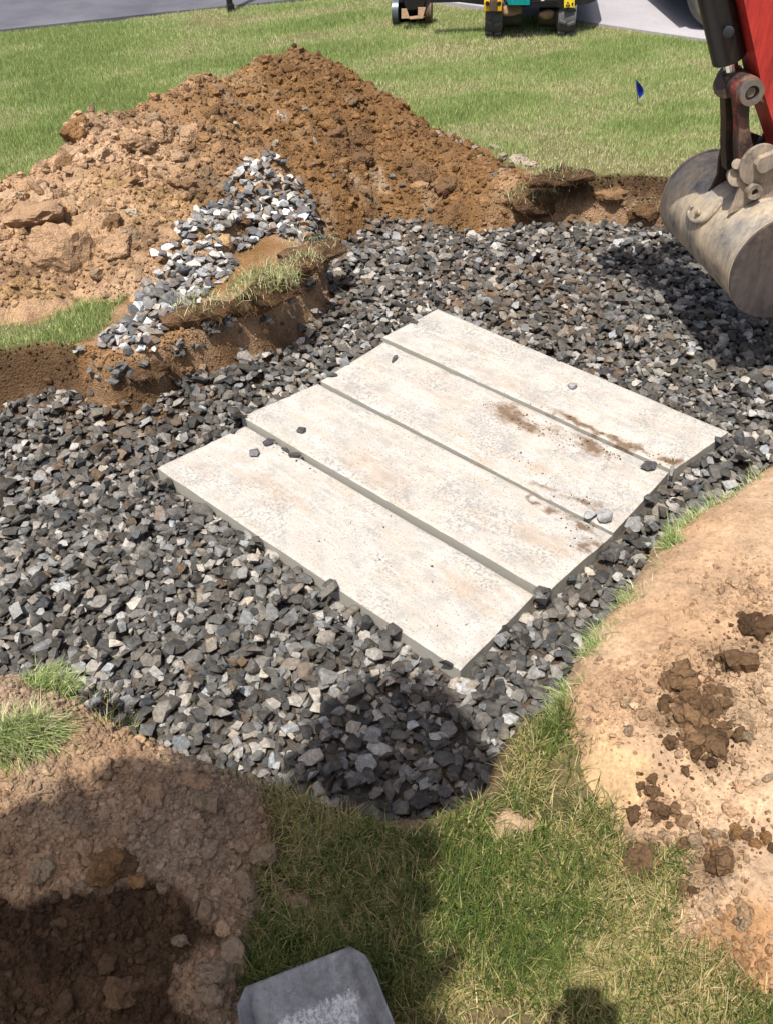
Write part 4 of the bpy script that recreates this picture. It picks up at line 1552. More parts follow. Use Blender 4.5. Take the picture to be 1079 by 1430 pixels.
# near grass strip between the two soil spreads and at the frame foot
n = 260000
x = RNG.uniform(-.75, 1.0, n)
y = RNG.uniform(.45, 1.75, n)
ok = in_view(x, y, np.full(n, G), 120)
x, y = x[ok], y[ok]
ok = lawn_ok(x, y, 0.02)
x, y = x[ok], y[ok]
thin = fbm(x * 5, y * 5, 3, 170)
keep = RNG.random(len(x)) < np.clip(.60 - .75 * sstep(.05, .45, thin), .08, 1)
x, y, thin = x[keep], y[keep], thin[keep]
n = len(x)
z = ground_z(x, y)
dryn = np.clip(.47 + 1.25 * fbm(x * 4, y * 4, 3, 171) + .25 * sstep(1.05, 1.2, y) * sstep(.15, -.05, x), 0, .9)
c = lerp(np.array([.050, .092, .018]), np.array([.20, .245, .055]), RNG.random(n) ** 1.3)
isdry = RNG.random(n) < np.clip(dryn * .9, .10, .8)
c = np.where(isdry[:, None], lerp(np.array([.27, .235, .07]), np.array([.50, .40, .20]), RNG.random(n)), c) * RNG.uniform(.65, 1.25, (n, 1))
lean = np.where(isdry, RNG.normal(.95, .4, n), RNG.normal(.35, .35, n))
V, F, T = blades(np.c_[x, y, z], RNG.uniform(.026, .076, n), RNG.uniform(.0015, .0032, n), c, lean, droop=1.1)
g2 = mesh_np('near_grass', V, F, BLADE, T, True)
tag(g2, 'tangled green and straw coloured grass at the near edge of the pit', kind='stuff')

# grass fringe that hangs over the lip of the right bank
fr = polyw([(1085, 655), (1040, 692), (990, 718), (950, 750), (930, 792), (890, 842), (845, 895), (820, 942), (785, 990), (765, 1010)], G + .02)
seg = np.linspace(0, len(fr) - 1.001, 5200)
i0 = seg.astype(int)
tt = (seg - i0)[:, None]
c0 = fr[i0] * (1 - tt) + fr[i0 + 1] * tt
dens = vnoise(seg * 2.3, seg * 0 + 3, 5) + .3 * vnoise(seg * 7, seg * 0, 8)
kp = RNG.random(len(seg)) < sstep(.42, .78, dens) * .95 + .04
c0 = c0[kp] + RNG.normal(0, .016, (kp.sum(), 2))
n = len(c0)
V, F, T = blades(np.c_[c0, np.full(n, G - 0.012) + RNG.normal(0, .015, n)], RNG.uniform(.03, .085, n), RNG.uniform(.0018, .0034, n),
                 np.where((RNG.random(n) < .25)[:, None], STRAW * .8, lerp(GREEN, LIME * 1.05, RNG.random(n))) * RNG.uniform(.8, 1.2, (n, 1)), RNG.normal(.7, .35, n), head=2.5, headw=.75, droop=1.1)
g3 = mesh_np('fringe_grass', V, F, BLADE, T, True)
tag(g3, 'fringe of bright grass hanging over the lip of the right bank', kind='stuff')


# ------------------------------------------------------------------ sods of turf torn at the pit edges
def sod(u_, v_, z, wpx, flat, label, nb, headang, dry, blen, spin, dk=1.0, lift=0.0):
    lift = lift * 1.7
    p = surf_hit(u_, v_)
    hd_ = p[:2] / np.linalg.norm(p[:2])
    p = p + (np.array([lift * .95, -lift * 1.35, lift * .8]) if 200 < u_ < 480 else np.array([-hd_[0] * lift * 1.2, -hd_[1] * lift * 1.2, lift]))
    z = p[2] + .25 * wpx / FPX * ((p - CAMP) @ CF) / 2 * flat
    s = wpx / FPX * (p - CAMP) @ CF / 2
    root = empty('sod_clump', (p[0], p[1], z - s * flat * .5))
    tag(root, label, 'sod clump', 'torn sods along the pit edge')
    k = random.randrange(len(CLOD_R))
    V, F_ = CLOD_R[k]
    V = V * np.array([1, 1, .75])
    c_, s__ = math.cos(spin), math.sin(spin)
    W = V * np.array([s, s * .55, s * flat])
    W = W @ np.array([[c_, s__, 0], [-s__, c_, 0], [0, 0, 1]])
    W = W * (1 + 0.10 * fbm(V[:, 0:1] * 6 + u_, V[:, 1:2] * 6 + V[:, 2:3] * 4, 3, 7))
    tn = lerp(DARK * 1.25 * dk, BROWN * 1.25 * dk, sstep(-.3, .5, fbm(W[:, 0] * 30, W[:, 1] * 30 + W[:, 2] * 20, 3, 3)))
    mesh_np('soil', W, F_, SOIL, tn, False, root)
    if nb:
        th = RNG.uniform(0, 2 * np.pi, nb)
        rr_ = np.sqrt(RNG.random(nb)) * .92
        lx, ly = rr_ * np.cos(th), rr_ * np.sin(th)
        q = np.c_[lx * s, ly * s * .55, flat * s * np.sqrt(np.clip(1 - rr_ ** 2, 0, 1)) * .72]
        q = q @ np.array([[c_, s__, 0], [-s__, c_, 0], [0, 0, 1]])
        col = np.where((RNG.random(nb) < dry)[:, None], lerp(YELL, STRAW, RNG.random(nb)), lerp(GREEN, LIME, RNG.random(nb))) * RNG.uniform(.75, 1.25, (nb, 1))
        V, F_, T = blades(q, RNG.uniform(.4, 1.0, nb) * blen, RNG.uniform(.0016, .0034, nb), col, RNG.normal(.6, .4, nb), head=headang, headw=.7, droop=1.3)
        g = mesh_np('grass', V, F_, BLADE, T, True, root)
        g['kind'] = 'stuff'
    # hair-fine roots below
    nr = int(nb * .25) + 60
    th = RNG.uniform(0, 2 * np.pi, nr)
    q = np.c_[np.cos(th) * s * .9, np.sin(th) * s * .5, RNG.uniform(-.3, .3, nr) * s * flat] @ np.array([[c_, s__, 0], [-s__, c_, 0], [0, 0, 1]])
    V, F_, T = blades(q, RNG.uniform(.02, .06, nr), np.full(nr, .0013), np.tile(np.array([.2, .13, .06]), (nr, 1)) * RNG.uniform(.6, 1.5, (nr, 1)), RNG.normal(1.7, .35, nr), head=-1.2, headw=.6, droop=.8)
    r_ = mesh_np('roots', V, F_, BLADE, T, True, root)
    r_['kind'] = 'stuff'
    return root


sod(345, 408, .20, 118, .75, 'torn sod with long yellow green grass drooping over the left bank', 700, -1.1, .66, .10, .45, .9, .06)
sod(262, 434, .19, 96, .7, 'low sod with thin pale grass left of the long haired sod', 200, -1.2, .8, .075, .3, 1.1, .05)
sod(428, 350, .20, 92, .65, 'brown root matted sod at the top end of the left bank', 110, -1.0, .9, .06, .5, 1.2, .02)
sod(402, 374, .18, 72, .7, 'small sod with yellow grass between the two larger sods', 150, -1.2, .9, .08, .5, 1.1, .05)
sod(208, 512, .10, 78, .6, 'dark root covered sod sunk in the collapsed bank', 0, 0, .5, .04, .5, 1.0)
sod(125, 478, .21, 48, .45, 'hard crusted brown sod jutting from the left bank', 0, 0, .5, .04, .1, 2.2)
sod(22, 1040, .30, 130, .5, 'thick tuft of long green grass at the left edge above the soil spread', 2200, -.5, .35, .13, .3, .9, .03)
sod(120, 985, .20, 110, .5, 'dark sod with tan roots hanging at the near left lip', 120, -.3, .8, .06, -.4, .8)
sod(70, 962, .25, 90, .4, 'green grass tuft leaning over the gravel at the near left lip', 420, .3, .15, .085, -.3, 1.2)
sod(172, 1015, .23, 50, .4, 'small yellow green tuft at the near left lip beside pale stones', 160, .6, .6, .05, -.3, 1.2)
sod(742, 280, .15, 84, .8, 'shaggy dark sod slumped down the far pit wall', 420, -1.5, .6, .06, .2, 1.0, .02)
sod(776, 256, .21, 92, .5, 'blackish sod overhanging the top of the far pit wall', 260, -1.4, .6, .05, .1, .8, .05)
sod(705, 278, .14, 40, .7, 'brown crumbling sod beside the sandy scar of the far wall', 60, -1.4, .6, .04, .1, 1.6)
sod(855, 268, .2, 66, .5, 'brown sod on the rim of the far pit wall near the bucket', 60, -1.4, .6, .04, 0, 2.0)
sod(906, 290, .12, 56, .8, 'dark clump of soil at the right end of the far pit wall', 80, -1.4, .7, .05, 0, 1.1)
sod(942, 768, .21, 44, .7, 'green tuft bulging from the right bank lip', 420, 2.6, .2, .07, .9, 1.0)
sod(905, 875, .32, 14, .4, 'tiny dry weed standing alone on the right tan soil', 26, 0, .6, .05, .9, 1.5)

# small crumbs along the bare far and left walls
wall_root = empty('collapsed_soil', (0.8, 5.0, 0.0))
tag(wall_root, 'crumbled brown soil slumped along the foot of the pit walls', 'soil crumbs')
n = 130000
x = RNG.uniform(-2.2, 2.2, n)
y = RNG.uniform(2.6, 5.5, n)
d_ = pit_d(x, y)
ok = (d_ > -.04) & (d_ < .20) & in_view(x, y, np.full(n, .1))
x, y, d_ = x[ok], y[ok], d_[ok]
gz = ground_z(x, y)
ok = (np.where(y > 3, heap_z(x, y), -9) < gz + .01) & ((d_ > 0.0) | (bare_bank(x, y) > .5))
x, y, gz = x[ok], y[ok], gz[ok]
for bs_, lo_, hi_, fr_ in ((CLOD_XS, .0028, .010, 1.0), (CLOD_S, .007, .026, .10)):
    q = RNG.random(len(x)) < fr_
    xq, yq, zq = x[q], y[q], gz[q]
    sz = lo_ * ((hi_ / lo_) ** (RNG.random(len(xq)) ** 2.0))
    tn = ground_tint(xq, yq, zq) * RNG.uniform(.75, 1.4, (len(xq), 1))
    o = scatter_mesh('crumbs', bs_, np.c_[xq, yq, zq + sz * .3] - np.array([.8, 5.0, 0]), sz, tn, SOIL, wall_root, smooth=False)
    o['kind'] = 'stuff'

# ------------------------------------------------------------------ red excavator with its big rounded bucket
ZB = 0.52
PL = un(985, 275, ZB)
PR = un(1092, 374, ZB)
UA = (PR - PL) / np.linalg.norm(PR - PL)              # bucket axis, towards the camera
WA = np.array([UA[1], -UA[0], 0.0])
if np.dot(WA, -ray(1035, 300)) < 0 or WA[0] > 0:
    WA = -WA                                          # horizontal, towards the pit
ZA = np.array([0, 0, 1.0])
BL = float(np.linalg.norm(PR - PL))
BR_ = 0.205
PM = (PL + PR) / 2


def arm(px, py, off=0.0):
    """photograph pixel on the working plane of the arm, off metres along the bucket axis"""
    return Vector(on_plane(px, py, PM + UA * (off + .10), UA))


def prism_px(bm, pts, off, thick):
    b_prism(bm, [arm(a, b, off) for a, b in pts], Vector(-UA * thick))


STEEL = metal_mat('bucket_steel', (0.31, 0.275, 0.23), .5, .25, (0.50, 0.40, 0.275), .66, 5.5, (0.10, 0.095, 0.10), .35)
STEELP = metal_mat('bucket_plate_steel', (0.115, 0.10, 0.095), .42, .4, (0.26, 0.19, 0.12), .22, 6, (.06, .055, .055), .4)
REDP = metal_mat('red_paint_worn', (0.36, 0.05, 0.035), .5, 0, (0.17, 0.10, 0.065), .5, 13, (.035, .022, .02), .75)
REDC = metal_mat('red_paint', (0.43, 0.035, 0.027), .45, 0, (0.32, 0.10, 0.06), .12, 5)
BLACKP = metal_mat('black_cylinder_paint', (0.012, 0.012, 0.013), .38, 0, (0.10, 0.085, 0.07), .10, 9)
GREASE_SHADE = metal_mat('grease_and_shade_steel', (0.06, 0.045, 0.035), .4, .5, (0.20, 0.13, 0.08), .3, 12)  # dark steel; also carries the shaded side of the red link
CHROME = plain_mat('chrome_rod', (0.75, 0.75, 0.76), .12, 1.0)
MUDST = metal_mat('muddy_steel', (0.27, 0.225, 0.18), .6, .2, (0.42, 0.33, 0.22), .5, 10, (.09, .08, .07), .3)
RUBBER = metal_mat('track_rubber', (0.085, 0.085, 0.088), .75, 0, (0.16, 0.13, 0.10), .30, 16)
HOSE = plain_mat('hose_rubber', (0.012, 0.012, 0.012), .5)

exc = empty('excavator', (float(PM[0]), float(PM[1]), 0))
tag(exc, 'red excavator arm with big mud caked rounded bucket hovering over the gravel', 'excavator')


def put(name, bm, mat, parent=exc, smooth=False, angle=None, inv=None):
    """world-space bmesh -> child object"""
    base = parent
    off = Vector((0, 0, 0))
    while base is not None:
        off += base.location
        base = base.parent
    bmesh.ops.translate(bm, vec=-off, verts=bm.verts)
    return bm_obj(name, bm, mat, parent, smooth, angle)


def bp(th, r, t):
    """bucket surface point: angle from the pit side upwards, radius, metres along the axis"""
    return PM + UA * t + WA * (r * math.cos(th)) + ZA * (r * math.sin(th))


bm = bmesh.new()
N = 40
ths = np.linspace(math.radians(128), math.radians(-112), N)
for ro, ri in ((BR_, BR_ - .012),):
    rows = []
    for th in ths:
        rows.append([bm.verts.new(bp(th, r, t)) for (r, t) in ((ro, -BL / 2), (ro, BL / 2), (ri, BL / 2), (ri, -BL / 2))])
    # flat lip tangent to the lower end
    th = ths[-1]
    tan = -WA * -math.sin(th) * 1.0
    d = np.array([0, 0, 0.0]) + (WA * math.sin(th) - ZA * math.cos(th)) * 0.14
    rows.append([bm.verts.new(Vector(v.co) + Vector(d)) for v in rows[-1]])
    th = ths[0]
    d = (-WA * math.sin(th) + ZA * math.cos(th)) * 0.10
    rows.insert(0, [bm.verts.new(Vector(v.co) + Vector(d)) for v in rows[0]])
    for A, B in zip(rows[:-1], rows[1:]):
        for k in range(4):
            bm.faces.new((A[k], A[(k + 1) % 4], B[(k + 1) % 4], B[k]))
    bm.faces.new(rows[0])
    bm.faces.new(rows[-1][::-1])
bucket = put('bucket', bm, STEEL, exc, True, 35)
bx = Vector((0, 0, 0))
for sgn in (-1, 1):
    bm = bmesh.new()
    outl = [bp(th, BR_ + .004, sgn * (BL / 2 + .006)) for th in ths]
    th = ths[-1]
    outl.append(outl[-1] + (WA * math.sin(th) - ZA * math.cos(th)) * 0.12)
    th = ths[0]
    outl.insert(0, outl[0] + (-WA * math.sin(th) + ZA * math.cos(th)) * 0.09)
    b_prism(bm, outl, Vector(UA * (-sgn) * .014))
    bevel_all(bm, .002, 1)
    put('side_plate', bm, STEELP if sgn > 0 else STEEL, bucket)
# bright worn weld line round the near plate
bm = bmesh.new()
b_tube(bm, [bp(th, BR_ + .002, BL / 2 - .010) for th in ths], .005, 8)
put('weld_bead', bm, MUDST, bucket, True)


def on_shell(px, py, lift=0.0):
    d = ray(px, py)
    a = CAMP - PM
    dp = d - UA * np.dot(d, UA)
    ap = a - UA * np.dot(a, UA)
    A, B, C_ = dp @ dp, 2 * dp @ ap, ap @ ap - (BR_ + lift) ** 2
    k = (-B - math.sqrt(max(B * B - 4 * A * C_, 0))) / (2 * A)
    return Vector(CAMP + d * k)


def tube_px(bm, pts, lift, r, seg=10):
    b_tube(bm, [on_shell(a, b, lift) for a, b in pts], r, seg)


bm = bmesh.new()
tube_px(bm, [(966, 287), (961, 294), (962, 303), (968, 309), (977, 310), (986, 306), (996, 296), (1006, 284)], .006, .009)
put('lifting_hook', bm, MUDST, bucket, True)
bm = bmesh.new()
tube_px(bm, [(972, 298), (977, 296)], .004, .012)
put('hook_weld', bm, MUDST, bucket, True)
# ears: pairs of plates that carry the bucket pins
ear_near = [(1017, 299), (1026, 282), (1032, 264), (1033, 243), (1037, 226), (1046, 214), (1058, 208), (1075, 207), (1100, 214), (1125, 240), (1128, 270), (1100, 277), (1062, 285), (1035, 292)]
bm = bmesh.new()
prism_px(bm, ear_near, .075, .016)
bevel_all(bm, .003, 1)
put('bucket_ear', bm, MUDST, bucket)
ear_far = [(984, 276), (994, 262), (1002, 244), (1004, 222), (1008, 205), (1016, 194), (1030, 187), (1050, 186), (1075, 195), (1090, 225), (1088, 250), (1030, 262), (1000, 272)]
bm = bmesh.new()
prism_px(bm, ear_far, -.165, .016)
bevel_all(bm, .003, 1)
put('bucket_ear', bm, GREASE_SHADE, bucket)
# pins and bosses
bm = bmesh.new()
b_cyl(bm, arm(1026, 243, -.16), arm(1029, 247, .06), .036, seg=28, bev=.004)
put('cross_tube', bm, MUDST, bucket, True, 40)
bm = bmesh.new()
c0 = arm(1058, 229, .076)
b_cyl(bm, c0, c0 + Vector(UA * .014), .078, seg=36, bev=.004)
put('pin_boss', bm, MUDST, bucket, True, 40)
bm = bmesh.new()
cap = [(1056, 231), (1057, 238), (1062, 242), (1068, 241), (1092, 226), (1094, 214), (1086, 211), (1062, 222)]
b_prism(bm, [arm(a, b, .118) for a, b in cap], Vector(-UA * .03))
bevel_all(bm, .004, 2)
put('pin_lock', bm, MUDST, bucket)
bm = bmesh.new()
c0 = arm(1048, 264, .075)
b_ring(bm, c0, c0 + Vector(UA * .035), .029, .013)
bevel_all(bm, .002, 1)
put('eye_boss', bm, MUDST, bucket, True, 40)
# red link, joint, rod, cylinder, bucket link
bm = bmesh.new()
prism_px(bm, [(1026, 126), (1033, 113), (1047, 110), (1055, 120), (1052, 134), (1046, 148), (1045, 172), (1049, 196), (1055, 222), (1046, 240), (1032, 240), (1030, 210), (1031, 178), (1029, 150)], .055, .05)
bevel_all(bm, .006, 2)
put('bucket_link', bm, REDP, exc)
bm = bmesh.new()
prism_px(bm, [(1011, 121), (1017, 109), (1030, 107), (1038, 116), (1034, 138), (1030, 160), (1030, 185), (1031, 205), (1034, 232), (1014, 238), (1012, 205), (1013, 172), (1012, 148)], -.035, .05)
bevel_all(bm, .006, 2)
put('bucket_link', bm, GREASE_SHADE, exc)  # dark copy of the red link, standing in for its shaded side
j0 = arm(1040, 124, 0.03)
bm = bmesh.new()
b_cyl(bm, j0 - Vector(UA * .15), j0 + Vector(UA * .035), .050, seg=30, bev=.004)
joint = put('joint_pin', bm, REDP, exc, True, 40)
bm = bmesh.new()
b_ring(bm, j0 + Vector(UA * .034), j0 + Vector(UA * .058), .044, .026, 30)
bevel_all(bm, .003, 1)
put('pin_ring', bm, plain_mat('worn_pin_steel', (.36, .34, .32), .35, .8), joint, True, 40)
bm = bmesh.new()
b_cyl(bm, j0 + Vector(UA * .03), j0 + Vector(UA * .046), .017, seg=18, bev=.002)
put('pin_bolt', bm, MUDST, joint, True, 40)
bm = bmesh.new()
b_cyl(bm, arm(1028, 229, .005), arm(1028, 229, .065), .019, seg=18, bev=.002)
put('grease_tube', bm, MUDST, exc, True, 40)
bm = bmesh.new()
b_cyl(bm, arm(1014, 118, -.11), arm(1014, 118, -.03), .048, seg=26, bev=.004)
put('rod_eye', bm, GREASE_SHADE, exc, True, 40)
bm = bmesh.new()
b_cyl(bm, arm(1023, 112, -.05), arm(1014, 60, -.05), .026, seg=22)
put('piston_rod', bm, CHROME, exc, True, 40)
bm = bmesh.new()
b_cyl(bm, arm(1024, 118, -.05), arm(1020, 98, -.05), .037, seg=22, bev=.004)
put('rod_end', bm, GREASE_SHADE, exc, True, 40)
bm = bmesh.new()
b_cyl(bm, arm(1017.5, 82, -.05), arm(962, -170, -.05), .060, seg=30, bev=.005)
cyl = put('bucket_cylinder', bm, BLACKP, exc, True, 40)
bm = bmesh.new()
a0, a1 = arm(1017, 84, -.02), arm(990, -40, -.02)
dv = (a1 - a0)
b_cyl(bm, arm(1016.5, 45, .010), arm(1016.5, 45, .032), .020, seg=14, bev=.004)
put('guard_bolt', bm, BLACKP, cyl, True, 40)
bm = bmesh.new()
prism_px(bm, [(1052, 116), (1079, 124), (1105, 136), (1140, 160), (1140, 182), (1098, 156), (1076, 146), (1051, 138)], .05, .03)
bevel_all(bm, .004, 2)
put('guide_link', bm, metal_mat('brown_link_steel', (.16, .10, .065), .5, .3, (.30, .2, .12), .4, 9), exc)
# stick and boom
bm = bmesh.new()
prism_px(bm, [(1065, 128), (1038, 0), (975, -290), (880, -700), (905, -745), (985, -760), (1065, -420), (1105, -240), (1118, 0), (1136, 180), (1135, 235), (1100, 245), (1088, 200)], .06, .14)
bevel_all(bm, .008, 2)
put('stick', bm, REDC, exc)
sp0 = arm(925, -735, 0)
bm = bmesh.new()
b_cyl(bm, sp0 - Vector(UA * .12), sp0 + Vector(UA * .12), .07, seg=24, bev=.004)
put('stick_pin', bm, GREASE_SHADE, exc, True, 40)
RT = Vector(-WA)                       # horizontal direction away from the pit, to the machine
base = Vector((sp0.x, sp0.y, G)) + RT * 2.75
knee = Vector((base.x, base.y, 0)) - RT * 1.35 + Vector((0, 0, 2.95))
foot = Vector((base.x, base.y, G + .85)) - RT * .45
bm = bmesh.new()
up = Vector((0, 0, 1))
pts = [sp0 - up * .09 - RT * .1, sp0 + up * .09 - RT * .1, knee + up * .16, knee + up * .1 + RT * .2, foot + up * .14 + RT * .1, foot - up * .12, knee - up * .20 + RT * .05, sp0 - up * .10 + RT * .12]
b_prism(bm, [p + Vector(UA * .075) for p in pts], Vector(-UA * .15))
bevel_all(bm, .01, 2)
put('boom', bm, REDC, exc)
bm = bmesh.new()
b_cyl(bm, knee + up * .2, sp0 + up * .25 + RT * .15, .055, seg=24, bev=.004)
put('stick_cylinder', bm, BLACKP, exc, True, 40)
bm = bmesh.new()
b_cyl(bm, foot - RT * .05 - up * .2, knee - up * .35 + RT * .25, .055, seg=24, bev=.004)
put('boom_cylinder', bm, BLACKP, exc, True, 40)
Rb = Matrix((RT, Vector(UA), up)).transposed()
bm = bmesh.new()
b_box(bm, base + RT * .35 + up * .80, (1.5, 1.15, .55), Rb, .08)
house = put('house', bm, REDC, exc, True, 30)
bm = bmesh.new()
b_box(bm, base + RT * .95 + up * .85, (.35, 1.2, .6), Rb, .08)
put('counterweight', bm, BLACKP, house, True, 30)
bm = bmesh.new()
for sx in (-.25, .75):
    for sy in (-.45, .45):
        b_cyl(bm, base + RT * sx + Vector(UA) * sy + up * 1.05, base + RT * sx + Vector(UA) * sy + up * 2.15, .03, seg=12)
b_box(bm, base + RT * .25 + up * 2.17, (1.25, 1.05, .07), Rb, .02)
put('canopy', bm, BLACKP, house, True, 30)
for sy in (-.5, .5):
    bm = bmesh.new()
    L_, hr = 1.5, .23
    outl = []
    for k in range(13):
        an = math.pi / 2 + math.pi * k / 12
        outl.append(base + RT * (-L_ / 2 + hr * math.cos(an)) + up * (hr + hr * math.sin(an)) + Vector(UA) * (sy + .15))
    for k in range(13):
        an = -math.pi / 2 + math.pi * k / 12
        outl.append(base + RT * (L_ / 2 + hr * math.cos(an)) + up * (hr + hr * math.sin(an)) + Vector(UA) * (sy + .15))
    b_prism(bm, outl, Vector(-UA * .3))
    put('track', bm, RUBBER, exc, True, 30)
# hydraulic hose dipping behind the ears
bm = bmesh.new()
hp = [arm(a, b, -.12) for a, b in ((1110, 150), (1095, 166), (1079, 182), (1066, 192), (1058, 203), (1056, 215))]
for a, b in zip(hp[:-1], hp[1:]):
    b_cyl(bm, a, b, .016, seg=10)
put('hydraulic_hose', bm, HOSE, exc, True)

# ------------------------------------------------------------------ small teal excavator at the lawn edge
def dp(px, py, Y):
    d = ray(px, py)
    return Vector(CAMP + d * (Y / d[1]))


TEAL = metal_mat('teal_paint', (0.0, 0.235, 0.235), .4, 0, (.2, .18, .14), .08, 6)
YELP = metal_mat('yellow_paint', (0.72, 0.42, 0.02), .45, 0, (.2, .14, .08), .15, 8)
MUDB = plain_mat('caked_mud', (0.255, 0.165, 0.095), .95)
mini = empty('mini_excavator', tuple(dp(738, 55, 8.3)))
mini.location.z = G
tag(mini, 'teal and black mini excavator on rubber tracks at the lawn edge', 'excavator')
gb0 = mini.location.copy()
# each track: a loop of rubber with raised lugs, seen end on
PXM = 1 / 0.00598
tr_l = un(687.5, 55, G)
tr_r = un(788.5, 55, G)
axd = Vector((tr_r[0] - tr_l[0], tr_r[1] - tr_l[1], 0)).normalized()
bck = Vector((-axd.y, axd.x, 0))
for c_, sg in ((tr_l, 1), (tr_r, -1)):
    c_ = Vector((c_[0], c_[1], G)) + bck * .14
    hw, hr, L_ = .070, .138, .95
    bm = bmesh.new()
    rows = []
    nseg = 56
    for ro in (hr, hr - .028):
        row = []
        for k in range(nseg):
            t_ = k / nseg * (2 * math.pi * ro + 2 * L_)
            a1_ = math.pi * ro
            if t_ < a1_:
                an = -math.pi / 2 - t_ / ro
                q = (ro * math.cos(an), ro * math.sin(an))
            elif t_ < a1_ + L_:
                q = (t_ - a1_, ro)
            elif t_ < 2 * a1_ + L_:
                an = math.pi / 2 - (t_ - a1_ - L_) / ro
                q = (L_ + ro * math.cos(an), ro * math.sin(an))
            else:
                q = (L_ - (t_ - 2 * a1_ - L_), -ro)
            row.append(q)
        rows.append(row)
    ring = []
    for (ri_, side) in ((0, -1), (0, 1), (1, 1), (1, -1)):
        ring.append([bm.verts.new(c_ + bck * q[0] + up * (hr + q[1] + .004) + axd * (side * hw)) for q in rows[ri_]])
    for j in range(4):
        A, B = ring[j], ring[(j + 1) % 4]
        for k in range(nseg):
            bm.faces.new((A[k], A[(k + 1) % nseg], B[(k + 1) % nseg], B[k]))
    trk = put('track', bm, RUBBER, mini, True, 40)
    for k in range(0, nseg, 2):
        q = rows[0][k]
        an = math.atan2(q[1], q[0]) if q[0] < 0 else (math.pi / 2 if q[1] > 0 else -math.pi / 2)
        if q[0] > L_:
            an = math.atan2(q[1], q[0] - L_)
        if q[0] > L_ * .6:
            continue
        n_ = bck * math.cos(an) + up * math.sin(an)
        t_ = -bck * math.sin(an) + up * math.cos(an)
        Rm = Matrix((axd, t_, n_)).transposed()
        for sx, tw in ((-.5, .35), (.5, -.35)):
            bm = bmesh.new()
            b_box(bm, c_ + bck * q[0] + up * (hr + q[1] + .004) + axd * (sx * hw) + n_ * .009 + t_ * (.006 if sx > 0 else -.006), (hw * .82, .022, .022), Rm @ Matrix.Rotation(tw, 3, 'Z'), .004)
            put('tread_lug', bm, RUBBER, trk)
    bm = bmesh.new()
    b_cyl(bm, c_ + axd * (sg * (hw + .005)) + up * .145 + bck * .0, c_ + axd * (sg * .225) + up * .145, .085, .078, seg=28, bev=.006)
    b_cyl(bm, c_ + axd * (sg * (hw - .01)) + up * .145 + bck * .0, c_ + axd * (sg * (hw + .018)) + up * .145, .108, seg=28, bev=.004)
    put('drive_hub', bm, metal_mat('hub_black', (.018, .018, .019), .45, 0, (.15, .11, .07), .2, 14), mini, True, 35)
    # caked mud on top of the hub
    V_, F_ = CLOD_M[3 if sg > 0 else 6]
    s_ = .095 if sg > 0 else .07
    cc_ = c_ + axd * (sg * .16) + up * (.205 if sg > 0 else .175) - bck * .10
    mesh_np('mud_cake', V_ * np.array([s_, s_ * .7, s_ * .75]) + np.array(cc_ - gb0), F_, MUDB, None, True, mini)
    bm = bmesh.new()
    b_box(bm, c_ + bck * .5 + up * .15 + axd * (sg * .05), (.10, .8, .1), Matrix((axd, bck, up)).transposed(), .01)
    put('track_frame', bm, BLACKP, mini)
Rm = Matrix((axd, bck, up)).transposed()
bm = bmesh.new()
ctr = un(738, 50, G)
b_box(bm, Vector((ctr[0], ctr[1], G + .2)) + bck * .62, (.46, .5, .13), Rm, .02)
put('carriage', bm, BLACKP, mini)
# body with rounded rear, overhanging the tracks
bcen = dp(769, 8, 8.28)
bw = .80
bm = bmesh.new()
outl = []
zb = dp(770, 11, 8.05).z
for k in range(15):
    an = math.pi + math.pi * k / 14
    outl.append(Vector((bcen.x, 8.42, zb)) + axd * (bw / 2 * math.cos(an)) + bck * (.36 * math.sin(an) * (1.0)))
outl += [Vector((bcen.x, 8.42, zb)) + axd * (bw / 2) + bck * 1.0, Vector((bcen.x, 8.42, zb)) - axd * (bw / 2) + bck * 1.0]
b_prism(bm, outl, Vector((0, 0, .32)))
bevel_all(bm, .03, 3, .9)
body = put('body', bm, BLACKP, mini, True, 40)
bm = bmesh.new()
b_box(bm, Vector((bcen.x - .16, 8.42, zb + .58)) + bck * .35, (.40, .6, .26), Rm, .06)
put('hood', bm, TEAL, mini, True, 40)


def patch_box(name, x0, y0, x1, y1, Y, mat, par, th=.012):
    bm = bmesh.new()
    P = [dp(a, b, Y) for a, b in ((x0, y0), (x1, y0), (x1, y1), (x0, y1))]
    b_prism(bm, P, Vector((0, th, 0)))
    return put(name, bm, mat, par)


patch_box('side_panel', 709, -60, 739, 7, 8.02, TEAL, mini, .2)
st_ = patch_box('warning_sticker', 787, -22, 801.5, 10.5, 8.03, plain_mat('sticker_yellow', (.80, .60, .03), .5), body, .01)
BLK = plain_mat('sticker_black', (.01, .01, .01), .5)
bm = bmesh.new()
b_prism(bm, [dp(a, b, 8.024) for a, b in ((789, 8.2), (795.5, 8.2), (792.2, 2.0))], Vector((0, .003, 0)))
b_prism(bm, [dp(a, b, 8.024) for a, b in ((797, 5), (799.8, 3), (799.8, 8.4))], Vector((0, .003, 0)))
put('warning_mark', bm, BLK, st_)
bm = bmesh.new()
b_prism(bm, [dp(a, b, 8.021) for a, b in ((791.0, 7.2), (793.4, 7.2), (792.2, 4.6))], Vector((0, .002, 0)))
put('warning_triangle', bm, plain_mat('sticker_yellow_inner', (.80, .60, .03), .5), st_)
bm = bmesh.new()
q = dp(757, -1, 8.04)
b_cyl(bm, q, q + Vector((0, .03, 0)), .016, seg=16, bev=.002)
put('rear_light', bm, plain_mat('lamp_white', (.75, .75, .78), .2), body, True, 40)
for k in range(4):
    bm = bmesh.new()
    b_box(bm, dp(757, 1.5 + k * 2.0, 8.05), (.22, .02, .006), None, .001)
    put('vent_slat', bm, BLACKP, body)
bm = bmesh.new()
b_box(bm, dp(688, 4, 8.12), (.145, .12, .10), Rm, .012)
